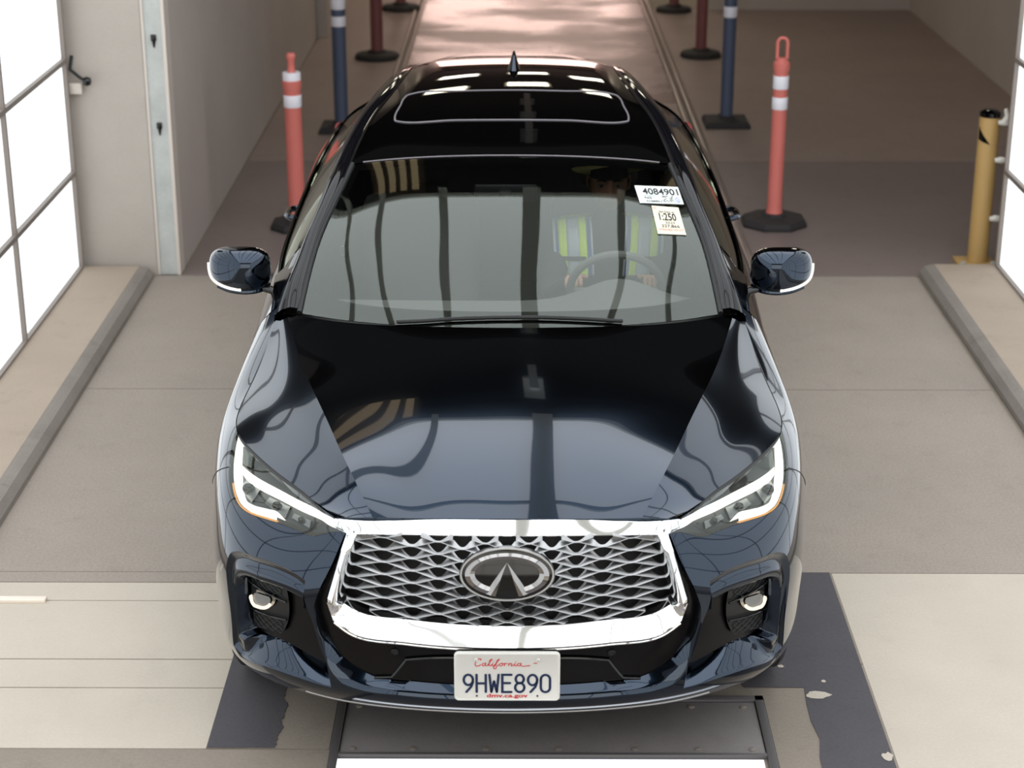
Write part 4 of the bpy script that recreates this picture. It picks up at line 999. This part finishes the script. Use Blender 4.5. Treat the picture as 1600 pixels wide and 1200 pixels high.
# --- body side
SIDE = []
ys = [1.55, 2.0, 2.5, 3.0, 3.5, 3.9, 4.3, 4.58]
tab = [([.93, .935, .935, .935, .935, .93, .89, .82], [.24]*8), ([.948, .955, .955, .955, .955, .955, .915, .85], [.31]*8), ([.955, .958, .958, .96, .962, .965, .93, .86], [.46]*8),
       ([.958, .960, .962, .965, .970, .972, .94, .87], [.62, .63, .64, .65, .66, .67, .68, .69]), ([.948, .950, .952, .958, .968, .972, .935, .86], [.82, .83, .84, .86, .88, .90, .90, .90]),
       ([.905, .925, .928, .928, .930, .925, .885, .80], [.985, .99, 1.0, 1.015, 1.035, 1.05, 1.06, 1.06]), ([.812, .872, .885, .880, .862, .835, .78, .70], [1.085, 1.078, 1.095, 1.12, 1.145, 1.165, 1.18, 1.18])]
for xs, zs in tab: SIDE.append([(x, y, z) for x, y, z in zip(xs, ys, zs)])
SS = Surf(SIDE, mirror=False)
def sy(y): return float(np.interp(y, ys, SS.S))
def sarch():
    o = []
    for a in np.radians(np.linspace(195, -15, 24)):
        y = 3.75+.415*math.cos(a); z = .365+.415*math.sin(a); o.append((sy(y), float(np.interp(z, [g_[4][2] for g_ in SIDE], SS.T))))
    return o
sT = SS.T[-1]; ra = sarch()
for nm, y0, y1 in (('door', 1.555, 2.62), ('door', 2.625, 3.42)):
    L = [(sy(y0), .02), (sy(y1), .02), (sy(y1), sT), (sy(y0), sT)]
    if y1 > 3.3: L = [(sy(y0), .02)]+[(sy(3.325), .02), (sy(3.325), .20), (sy(3.36), .36), (sy(3.42), .47), (sy(y1), sT), (sy(y0), sT)]
    for o in panel(nm, SS, dense(L, ang=30), (), M['paint'], car, flange=.02, step=.03, mode='pair'):
        sg = 1 if sum(v.co.x for v in o.data.vertices) > 0 else -1
        yh = y1-.22; c_ = SS.at([sy(yh)], [float(np.interp(.93 if y1 < 3 else .965, [g_[4][2] for g_ in SIDE], SS.T))])[0]
        hp = [(c_[0]*sg-sg*.005, c_[1]-.09, c_[2]), (c_[0]*sg+sg*.035, c_[1]-.06, c_[2]+.002), (c_[0]*sg+sg*.042, c_[1], c_[2]+.004), (c_[0]*sg+sg*.035, c_[1]+.06, c_[2]+.002), (c_[0]*sg-sg*.005, c_[1]+.09, c_[2])]
        meshobj('door_handle', *tube(curve2(hp, False, 80, .015), .014, 10), M['paint'], o)
L = [(sy(3.425), .475)]+[p for p in ra if p[0] > sy(3.43)]+[(sy(4.16), .0), (SS.S[-1], .0), (SS.S[-1], sT), (sy(3.425), sT)]
panel('rear_quarter', SS, dense(L, ang=30), (), M['paint'], car, flange=.02, step=.03, mode='pair')
L = np.array([(sy(y), .012) for y in np.linspace(1.55, 3.33, 30)]); both('sill_trim', tube(SS.at(L[:, 0], L[:, 1], .0), .03, 8), M['plastic'], car)
# side windows
railn = resample(railrow(-.004, -.04, 0), 120)
def glassrow(y0, y1, n=24):
    yy = np.linspace(y0, y1, n); top = np.stack([np.interp(yy, railn[:, 1], railn[:, k]) for k in range(3)], 1); top[:, 1] = yy
    bot = SS.at([sy(v) for v in yy], [sT]*n, -.004); mid = (top+bot)/2; mid[:, 0] += .018
    q1 = top*.75+bot*.25; q1[:, 0] += .013; q3 = top*.25+bot*.75; q3[:, 0] += .013
    return loft([bot, q3, mid, q1, top])
for y0, y1, m in ((1.60, 1.86, 'gloss'), (1.88, 2.60, 'sideglass'), (2.60, 2.68, 'gloss'), (2.68, 3.40, 'sideglass'), (3.40, 3.46, 'gloss'), (3.46, 4.10, 'gloss')):
    both('side_window' if m == 'sideglass' else 'window_pillar', glassrow(y0, y1), M[m], car)
P_ = SS.at([sy(v) for v in np.linspace(1.72, 4.05, 50)], [sT-.004]*50, .004); both('belt_trim', tube(P_, .006, 6), M['gloss'], car)
# --- tail
def halfring(pts): 
    p = curve2(pts, False, 80, .04); p = resample(p, 30); return np.vstack([p[::-1]*np.array([-1, 1, 1]), p[1:]])
rings = [halfring([(0, 4.20, 1.455), (.25, 4.19, 1.445), (.47, 4.16, 1.39)]), halfring([(0, 4.46, 1.28), (.35, 4.42, 1.27), (.62, 4.30, 1.22)]), halfring([(0, 4.66, 1.13), (.45, 4.64, 1.13), (.70, 4.57, 1.16)]),
         halfring([(0, 4.70, 1.0), (.5, 4.68, 1.0), (.80, 4.58, 1.02)]), halfring([(0, 4.69, .75), (.55, 4.68, .75), (.86, 4.57, .78)]), halfring([(0, 4.73, .58), (.6, 4.70, .58), (.87, 4.57, .60)]), halfring([(0, 4.70, .30), (.6, 4.66, .30), (.83, 4.56, .30)])]
meshobj('rear_window', *loft(rings[0:3]), M['gloss'], car); meshobj('tailgate', *loft(rings[2:5]), M['paint'], car); meshobj('rear_bumper', *loft(rings[4:7]), M['paint'], car)
V, F_ = loft([halfring([(0, 4.12, 1.482), (.3, 4.10, 1.47), (.48, 4.05, 1.42)]), halfring([(0, 4.36, 1.450), (.3, 4.33, 1.44), (.50, 4.22, 1.40)]), halfring([(0, 4.35, 1.435), (.3, 4.32, 1.425), (.49, 4.22, 1.385)])]); meshobj('rear_spoiler', V, F_, M['gloss'], car)
both('tail_light', tube([(.45, 4.665, 1.02), (.66, 4.645, 1.03), (.80, 4.585, 1.05), (.87, 4.42, 1.06)], .03, 10), pmat('tail_light_red', (.5, .03, .03), .1), car)
# --- underbody, wheel wells
bm = bmesh.new(); add_box(bm, (0, 2.4, .40), (1.50, 4.1, .34)); add_box(bm, (0, .80, .66), (1.3, .9, .28)); bmobj('underbody', bm, M['plastic'], car)
def wheel(x, y):
    sg = 1 if x > 0 else -1
    prof = [(.235, -.115), (.30, -.12), (.345, -.112), (.362, -.095), (.366, -.05), (.367, 0), (.366, .05), (.362, .095), (.345, .112), (.30, .12), (.235, .115)]
    V, F_ = lathe(prof, 48, axis='x'); w_ = empty('wheel', (x, y, .367)); w_.parent = car; meshobj('tyre', V, F_, M['rubber'], w_)
    V, F_ = lathe([(.238, -.10*sg), (.238, .112*sg), (.225, .118*sg), (.215, .09*sg), (.20, .03*sg)], 40, axis='x'); meshobj('rim', V, F_, M['rim'], w_)
    for k in range(10):
        a = 2*PI*k/10; c_, s_ = math.cos(a), math.sin(a)
        meshobj('spoke', *tube([(.085*sg, .04*c_, .04*s_), (.10*sg, .13*c_, .13*s_), (.105*sg, .226*c_, .226*s_)], [.022, .014, .018], 6), M['rim'], w_)
    V, F_ = lathe([(.05, .06*sg), (.05, .11*sg), (.03, .12*sg)], 20, axis='x'); meshobj('hub_cap', V, F_, M['gloss'], w_)
    V, F_ = lathe([(.17, .02*sg), (.17, .045*sg)], 30, axis='x'); meshobj('brake_disc', V, F_, M['rim'], w_)
for x in (-.80, .80):
    for y in (.95, 3.75): wheel(x, y)
for sg in (1, -1):
    for y in (.95, 3.75):
        V = []; 
        for i in range(25):
            a = math.radians(-10+200*i/24); V += [(sg*.90, y+.412*math.cos(a), .365+.412*math.sin(a)), (sg*.62, y+.412*math.cos(a), .365+.412*math.sin(a))]
        meshobj('wheel_liner', V, [(2*i, 2*i+1, 2*i+3, 2*i+2) for i in range(24)], M['plastic'], car)

# --- door mirrors
def mirror(sg):
    c = np.array([1.003, 1.845, 1.118]); hw, hh, hd = .116, .084, .085
    def pt(u, v, off=0):
        # u azimuth (0 = straight ahead, + outward), v elevation
        cu, su = math.cos(u), math.sin(u); cv, sv = math.cos(v), math.sin(v); e = .62
        f_ = lambda a, e_: math.copysign(abs(a)**e_, a)
        x = f_(su, .78)*f_(cv, e); y = -f_(cu, .9)*f_(cv, .8); z = f_(sv, e)
        x *= hw+off; y *= hd+off; z *= hh+off
        z += (-.10 if z > 0 else .14)*max(0, x)*1.0*(1 if z < 0 else .35)   # tapers outward
        z -= .012*(1-x/hw)*(z < 0)*0
        if y > 0: y *= .35
        return (sg*(c[0]+x), c[1]+y+.18*x*(x > 0), c[2]+z+.02*x/hw*0)
    nu, nv = 48, 28; V = [pt(2*PI*i/nu, -PI/2+PI*j/nv) for j in range(nv+1) for i in range(nu)]
    F_ = [(j*nu+i, j*nu+(i+1) % nu, (j+1)*nu+(i+1) % nu, (j+1)*nu+i) for j in range(nv) for i in range(nu)]
    if sg < 0: F_ = [f[::-1] for f in F_]
    m = meshobj('side_mirror', V, F_, M['paint'], car, sharp=0)
    meshobj('mirror_glass', [(sg*(c[0]+a*.095), c[1]+.036, c[2]+b*.062) for a, b in arc(0, 0, 1, 1, 0, 350, 30)], [tuple(range(31))], M['chrome'], m, smooth=False)
    # white indicator strip along the lower outer edge
    L = [pt(-.05, -.62, .001), pt(.25, -.60, .001), pt(.55, -.54, .001), pt(.85, -.45, .001), pt(1.12, -.30, .001), pt(1.3, -.08, .001), pt(1.4, .15, .001)]
    meshobj('mirror_indicator', *tube(curve2(L, False, 90, .01), [.0065]*len(curve2(L, False, 90, .01)), 8), M['drl2'], m)
    # lower black cover and foot
    L = [pt(-1.45, -.55, .002), pt(-.9, -.75, .002), pt(-.3, -.85, .002), pt(.3, -.82, .002), pt(.8, -.7, .002)]
    meshobj('mirror_lower_trim', *tube(curve2(L, False, 90, .01), .010, 8), M['paint'], m)
    V, F_ = tube([(sg*.845, 1.80, 1.035), (sg*.88, 1.805, 1.046), (sg*.93, 1.825, 1.055), (sg*.97, 1.84, 1.062)], [.030, .024, .024, .03], 12, flat=.6); meshobj('mirror_foot', V, F_, M['gloss'], m)
mirror(1); mirror(-1)
# inner black sail at the mirror foot
both('mirror_sail', loft([[(.83, 1.50, 1.085), (.865, 1.70, 1.075), (.88, 1.88, 1.078)], [(.80, 1.56, 1.12), (.79, 1.70, 1.16), (.80, 1.88, 1.15)]]), M['gloss'], car)

# --- stickers on the windshield
def sticker(nm, key, mat, label, draw):
    q = [WS.at([a], [b], .004)[0] for a, b in B[key]]   # TL TR BR BL
    TL, TR, BR, BL = q
    nn = np.cross(TR-TL, BL-TL); nn = nn/np.linalg.norm(nn); nn = nn if nn[1] < 0 else -nn
    fr = lambda u, v, h: tuple((TL*(1-u)+TR*u)*(1-v)+(BL*(1-u)+BR*u)*v+nn*h)
    k = 10; V = [fr(i/k, j/k, .0) for j in range(k+1) for i in range(k+1)]+[fr(i/k, j/k, -.002) for j in range(k+1) for i in range(k+1)]
    F_ = gridfaces(k+1, k+1)+gridfaces(k+1, k+1, (k+1)**2, True)
    o = meshobj(nm, V, F_, mat, car, smooth=False); o['label'] = label
    draw(o, fr); return o
def put_text(o, fr, s, u0, v0, u1, h, mat, bold=.0):
    """s fills u0..u1, baseline at v0, height h (in v)"""
    V, F_ = text_mesh(s, 1.0, 1.0, bold); mx = max(a for a, b in V); mn = min(a for a, b in V); my = max(b for a, b in V)
    meshobj('sticker_text', [fr(u0+(a-mn)/(mx-mn)*(u1-u0), v0-b/.72*h, .0012) for a, b in V], F_, mat, o, smooth=False)
def lines(o, fr, L, wd, mat, asp):
    meshobj('sticker_print', *strokes([[(a, b*asp) for a, b in l] for l in L], wd, lambda u, v, h: fr(u, v/asp, .0012), .001), mat, o, smooth=False)
def drawA(o, fr):
    put_text(o, fr, '4084901', .14, .50, .95, .36, M['ink'], .012)
    put_text(o, fr, 'SET SALE LIST', .15, .61, .42, .05, M['graytext'])
    put_text(o, fr, 'NIS', .15, .76, .30, .12, M['ink'])
    put_text(o, fr, 'R 0 4084901 0', .17, .94, .52, .10, M['ink'], .01)
    r = random.Random(4); L = []
    for j in range(6):
        for i in range(11):
            if r.random() < .55: L.append([(.555+.024*i, .58+.063*j), (.555+.024*i+.010, .58+.063*j)])
    lines(o, fr, L, .011, M['ink'], .38)
    lines(o, fr, [[(.89+.045*math.cos(a), .78+.13*math.sin(a)) for a in np.linspace(0, 5.2, 14)], [(.92, .72), (.88, .86)]], .009, M['pen'], .38)
def drawB(o, fr):
    put_text(o, fr, 'Sale Date on', .22, .235, .78, .07, M['graytext'], .01)
    put_text(o, fr, '1:250', .19, .51, .80, .26, M['ink'], .014)
    put_text(o, fr, '2023', .36, .635, .70, .08, M['graytext'])
    put_text(o, fr, '227,866', .20, .765, .84, .10, M['ink'])
    put_text(o, fr, 'WORKABLE CAR LOT', .06, .88, .96, .07, M['pinktext'], .01)
    put_text(o, fr, 'NO', .04, .12, .16, .07, M['pinktext'], .01)
sticker('windshield_sticker', 'sticker_a', M['paper'], 'upper white paper sticker printed 4084901 on the windshield', drawA)
sticker('windshield_sticker', 'sticker_b', M['paper2'], 'lower cream paper sticker printed 1:250 on the windshield', drawB)

# --- cabin
V = []
for a in np.linspace(-.80, .80, 33):
    hump = .085*math.exp(-((a-.40)/.17)**2)
    for y, z in ((1.30, 1.035), (1.42, 1.045), (1.62, 1.045+hump*.5), (1.78, 1.035+hump), (1.86, 1.00+hump), (1.90, .93), (1.88, .70)): V.append((a, y+(.17 if y < 1.5 else .06)*(abs(a)/.8)**2.2, z-.012*(abs(a)/.8)**2-.02+(.008 if y < 1.5 else 0)))
meshobj('dashboard', V, gridfaces(33, 7), M['soft'], car, sharp=60)
sw = empty('steering_wheel', (.40, 2.00, .988)); sw.parent = car; tl_ = math.radians(24)
ring = [(.175*math.cos(a), .175*math.sin(a)*math.sin(tl_)*-1+0, .175*math.sin(a)*math.cos(tl_)) for a in np.linspace(0, 2*PI, 40, endpoint=False)]
ring = [(x, z*math.tan(-tl_)*-1*-1, z) for x, y, z in ring]
meshobj('wheel_rim', *tube(ring, .0155, 10, closed=True), M['soft'], sw)
box('wheel_hub', (0, -.01, -.01), (.13, .05, .09), M['soft'], sw, bevel=.02)
for a, b in ((-1, 0), (1, 0)): meshobj('wheel_spoke', *tube([(a*.05, -.005, 0), (a*.165, 0, .0)], .014, 8, flat=.6), M['soft'], sw)
meshobj('wheel_spoke', *tube([(0, -.005, -.03), (0, .07, -.155)], .014, 8), M['soft'], sw)
def seat(x):
    s_ = empty('car_seat', (x, 2.6, .5)); s_.parent = car
    bm = bmesh.new(); add_box(bm, (0, .14, .34), (.48, .14, .64), .05, (math.radians(-14), 0, 0)); bmobj('seat_back', bm, M['seat'], s_, True, 60)
    bm = bmesh.new(); add_box(bm, (0, -.22, .0), (.48, .52, .14), .04); bmobj('seat_cushion', bm, M['seat'], s_, True, 60)
    bm = bmesh.new(); add_box(bm, (0, .24, .755), (.25, .09, .15), .035, (math.radians(-10), 0, 0)); bmobj('headrest', bm, M['seat'], s_, True, 60)
seat(-.38); seat(.40)
bm = bmesh.new(); add_box(bm, (0, 3.55, .82), (1.3, .16, .6), .05, (math.radians(-16), 0, 0)); bmobj('rear_seat', bm, M['seat'], car, True, 60)
box('cabin_floor', (0, 2.6, .32), (1.7, 2.6, .05), M['plastic'], car)
both('door_lining', loft([[(.84, y, .45) for y in np.linspace(1.6, 4, 8)], [(.84, y, 1.05) for y in np.linspace(1.6, 4, 8)]]), M['plastic'], car)
box('mirror_mount', (-.02, 2.08, 1.335), (.05, .07, .05), M['plastic'], car, bevel=.01)
bm = bmesh.new(); add_box(bm, (-.02, 2.16, 1.325), (.24, .02, .065), .009); bmobj('rear_view_mirror', bm, M['plastic'], car, True)
# small hanging lanyard seen at the passenger side of the glass
P_ = rs(WS, [(-.60, .62), (-.603, .52), (-.606, .44)], -.02); meshobj('lanyard', *tube(P_, .003, 6), M['plastic'], car)
c_ = P_[-1]; meshobj('lanyard_loop', *tube([(c_[0]+.010*math.cos(a), c_[1], c_[2]-.016+.018*math.sin(a)) for a in np.linspace(0, 2*PI, 14, endpoint=False)], .0018, 6, closed=True), M['satin'], car)

# ================================================================== the driver
def driver():
    X = .39
    M['skin'] = pmat('skin', (.66, .48, .38), .55); M['shirt'] = pmat('dark_shirt', (.17, .17, .19), .9, noise=.2, nscale=60); M['hair'] = pmat('dark_hair', (.05, .04, .035), .7)
    M['lime'] = pmat('lime_vest_fabric', (.86, .99, .10), .7); M['silver'] = pmat('silver_reflective_tape', (.75, .77, .80), .35); M['vestblue'] = pmat('blue_vest_mesh', (.22, .32, .58), .8)
    M['straw'] = pmat('straw_hat_weave', (.90, .84, .62), .8, noise=.12, nscale=150, bump=.4, bscale=250); M['denim'] = pmat('dark_trousers', (.10, .11, .15), .9)
    p = empty('person', (X, 2.55, .55), 'seated driver in straw hat and lime safety vest, hands on the steering wheel', 'person')
    # body: one skinned surface, pelvis root
    J = {'pelvis': ((0, .05, .06), .15, .12), 'waist': ((0, .04, .20), .145, .11), 'chest': ((0, 0, .36), .165, .115), 'upper': ((0, .0, .495), .12, .085), 'neck0': ((0, -.01, .565), .058, .058), 'neck1': ((0, -.03, .635), .054, .054),
         'shL': ((-.175, 0, .495), .068, .066), 'elL': ((-.235, -.20, .30), .047, .047), 'wrL': ((-.150, -.43, .44), .030, .027),
         'shR': ((.175, 0, .495), .068, .066), 'elR': ((.235, -.20, .30), .047, .047), 'wrR': ((.155, -.43, .44), .030, .027),
         'hipL': ((-.10, 0, .04), .095, .09), 'knL': ((-.13, -.42, .10), .065, .065), 'anL': ((-.12, -.70, -.16), .042, .042),
         'hipR': ((.10, 0, .04), .095, .09), 'knR': ((.13, -.42, .10), .065, .065), 'anR': ((.12, -.70, -.16), .042, .042)}
    E_ = [('pelvis', 'waist'), ('waist', 'chest'), ('chest', 'upper'), ('upper', 'neck0'), ('neck0', 'neck1'), ('upper', 'shL'), ('shL', 'elL'), ('elL', 'wrL'), ('upper', 'shR'), ('shR', 'elR'), ('elR', 'wrR'),
          ('pelvis', 'hipL'), ('hipL', 'knL'), ('knL', 'anL'), ('pelvis', 'hipR'), ('hipR', 'knR'), ('knR', 'anR')]
    def skin(name, J, E_, root, mat, lv=2):
        k = list(J); me = bpy.data.meshes.new(name); me.from_pydata([J[a][0] for a in k], [(k.index(a), k.index(b)) for a, b in E_], [])
        o = link(bpy.data.objects.new(name, me), p); md = o.modifiers.new('skin', 'SKIN'); md.use_smooth_shade = True
        for i, a in enumerate(k): me.skin_vertices[0].data[i].radius = (J[a][1], J[a][2]); me.skin_vertices[0].data[i].use_root = a == root
        md2 = o.modifiers.new('sub', 'SUBSURF'); md2.levels = md2.render_levels = lv
        dg = bpy.context.evaluated_depsgraph_get(); m2 = bpy.data.meshes.new_from_object(o.evaluated_get(dg)); o.modifiers.clear(); o.data = m2; m2.materials.clear(); m2.materials.append(mat); return o
    skin('body', J, E_, 'pelvis', M['shirt'])
    # hands closed round the wheel rim
    for sg in (-1, 1):
        hx = sg*.150; V = {'w': ((hx, -.425, .435), .026, .022), 'palm': ((hx, -.475, .455), .036, .020)}; E2 = [('w', 'palm')]
        for i, (dx, L_) in enumerate(((-.027, .85), (-.009, 1.0), (.009, .94), (.027, .76))):
            a = f'f{i}'; V[a+'a'] = ((hx+dx, -.512, .470), .0095, .0095); V[a+'b'] = ((hx+dx, -.535*1.0, .470-.024*L_), .0088, .0088); V[a+'c'] = ((hx+dx*.95, -.52, .470-.046*L_), .0078, .0078)
            E2 += [('palm', a+'a'), (a+'a', a+'b'), (a+'b', a+'c')]
        V['t1'] = ((hx-sg*.036, -.475, .462), .011, .011); V['t2'] = ((hx-sg*.05, -.503, .476), .0098, .0098); V['t3'] = ((hx-sg*.046, -.528, .478), .0085, .0085); E2 += [('palm', 't1'), ('t1', 't2'), ('t2', 't3')]
        skin('hand', V, E2, 'w', M['skin'])
    # head with face
    nu, nv = 40, 32; V = []
    for j in range(nv+1):
        v = -PI/2+PI*j/nv
        for i in range(nu):
            u = 2*PI*i/nu; x = math.sin(u)*math.cos(v); y = -math.cos(u)*math.cos(v); z = math.sin(v)
            wx = .076*(1-.20*max(0, -z)**1.5); wz = .118; hy = .095
            X_, Y_, Z_ = x*wx, y*hy, z*wz
            if y < 0:
                fx, fz = X_, Z_
                Y_ -= .026*math.exp(-(fx/.011)**2-((fz+.022)/.018)**2)+.014*math.exp(-(fx/.010)**2-((fz-.002)/.02)**2)     # nose
                Y_ -= .008*math.exp(-(fx/.020)**2-((fz+.058)/.008)**2)+.009*math.exp(-(fx/.024)**2-((fz+.098)/.015)**2)          # lips, chin
                Y_ += .009*sum(math.exp(-((fx-s_*.032)/.014)**2-((fz-.008)/.010)**2) for s_ in (-1, 1))                       # sockets
                Y_ -= .005*sum(math.exp(-((fx-s_*.033)/.018)**2-((fz-.026)/.006)**2) for s_ in (-1, 1))
            V.append((X_, Y_-.035, Z_+.723))
    F_ = [(j*nu+i, j*nu+(i+1) % nu, (j+1)*nu+(i+1) % nu, (j+1)*nu+i) for j in range(nv) for i in range(nu)]
    h = meshobj('head', V, F_, M['skin'], p, sharp=0)
    for s_ in (-1, 1):
        V, F_ = lathe([(.0005, -.011), (.007, -.009), (.0105, -.004), (.011, 0), (.007, .008)], 14, axis='y'); meshobj('eye', [(a+s_*.032, b-.1105, c+.731) for a, b, c in V], F_, pmat('eye_white', (.55, .5, .47), .3) if 'eye_white' not in bpy.data.materials else bpy.data.materials['eye_white'], h)
        V, F_ = lathe([(.0005, -.0125), (.004, -.0117), (.0045, -.009)], 12, axis='y'); meshobj('iris', [(a+s_*.032, b-.1105, c+.731) for a, b, c in V], F_, M['hair'], h)
        meshobj('eyebrow', *tube([(s_*.014, -.128, .751), (s_*.032, -.131, .757), (s_*.052, -.117, .751)], [.003, .0042, .002], 8), M['hair'], h)
        V = [(s_*(.074+.010*math.sin(PI*k/9)), -.03+.012*math.cos(2*PI*k/9), .685+.030*math.sin(2*PI*k/9)) for k in range(9)]
        meshobj('ear', *tube([(s_*.075, -.045, .743), (s_*.083, -.03, .753), (s_*.086, -.02, .733), (s_*.081, -.028, .703), (s_*.075, -.04, .696)], .0055, 8), M['skin'], h)
    meshobj('mouth', *tube([(-.024, -.124, .666), (0, -.134, .667), (.024, -.124, .666)], [.0022, .0035, .0022], 8), pmat('lips', (.45, .25, .22), .5), h)
    V = []
    for j in range(13):
        v = PI/2*j/12
        for i in range(30):
            u = 2*PI*i/30; k = 1.06; fr = math.cos(u) > .2
            V.append((.076*k*math.sin(u)*math.cos(v), -.035-.095*k*math.cos(u)*math.cos(v)*(1 if not fr else .96), .738+(.018 if fr else -.03)*math.cos(v)+.108*k*math.sin(v)))
    meshobj('hair', V, [(j*30+i, j*30+(i+1) % 30, (j+1)*30+(i+1) % 30, (j+1)*30+i) for j in range(12) for i in range(30)], M['hair'], p, sharp=0)
    # straw hat, tilted
    prof = [(.182, .0), (.186, .004), (.178, .008), (.13, .004), (.098, .008), (.094, .03), (.088, .062), (.06, .078), (.001, .074)]
    V, F_ = lathe(prof, 40); R_ = Euler((math.radians(-20), math.radians(-6), 0)).to_matrix(); o = []
    for x, y, z in V:
        if math.hypot(x, y) > .12: z += .10*x*x/.18
        q = R_ @ Vector((x, y*1.0, z)); o.append((q.x+.036, q.y-.055, q.z+.780))
    hat = meshobj('straw_hat', o, F_[:-0] if False else F_, M['straw'], p, sharp=60)
    meshobj('hat_band', [tuple(R_ @ Vector((x, y, z))+Vector((.036, -.055, .780))) for x, y, z in lathe([(.0985, .010), (.096, .028)], 40)[0]], lathe([(.0985, .010), (.096, .028)], 40)[1][:-2], M['denim'], hat)
    # vest: two front panels and a back, following the chest
    def vest(sg):
        cols = [(.056, 's2'), (.063, 'b'), (.080, 'y'), (.110, 's'), (.160, 'y'), (.192, 'b'), (.204, 's2'), (.214, None)]
        def surf(x, t):
            # t 0 at the shoulder top, 1 at the lap
            z = .582-.215*t-.16*max(0, x-.10)*(1-t); 
            if t < .18: y = -.02-.075*math.sin(t/.18*PI/2)
            else: y = -.095-.045*math.sin(min(1, (t-.18)/.5)*PI/2)+.0
            y += .04*(x/.22)**2.5
            xx = x+.012*(1-t)
            return (sg*xx, y-.012, z)
        root = None
        mats = {'b': M['vestblue'], 'y': M['lime'], 's': M['silver'], 's2': M['silver']}
        for (a, k), (b, _) in zip(cols[:-1], cols[1:]):
            V = []; n = 26; nx = 4
            for i in range(n+1):
                for j in range(nx+1): V.append(surf(a+(b-a)*j/nx, i/n))
            Fs = [f for f in gridfaces(n+1, nx+1)]
            o = meshobj('vest_band', V, Fs, mats[k], vroot, sharp=0); md = o.modifiers.new('t', 'SOLIDIFY'); md.thickness = .003
        V = [surf(x, t) for t in (.62, .70) for x in np.linspace(.086, .196, 8)]; V = [(a, b-.004, c) for a, b, c in V]
        meshobj('vest_strap', V, gridfaces(2, 8), M['shirt'], vroot, sharp=0)
    vroot = meshobj('safety_vest', *loft([[(x, .085+.0*x, .565-.16*max(0, abs(x)-.10)) for x in np.linspace(-.19, .19, 12)], [(x, .15-abs(x)*.2, .42) for x in np.linspace(-.19, .19, 12)], [(x, .15-abs(x)*.2, .22) for x in np.linspace(-.19, .19, 12)]]), M['lime'], p, sharp=0)
    vest(1); vest(-1)
driver()
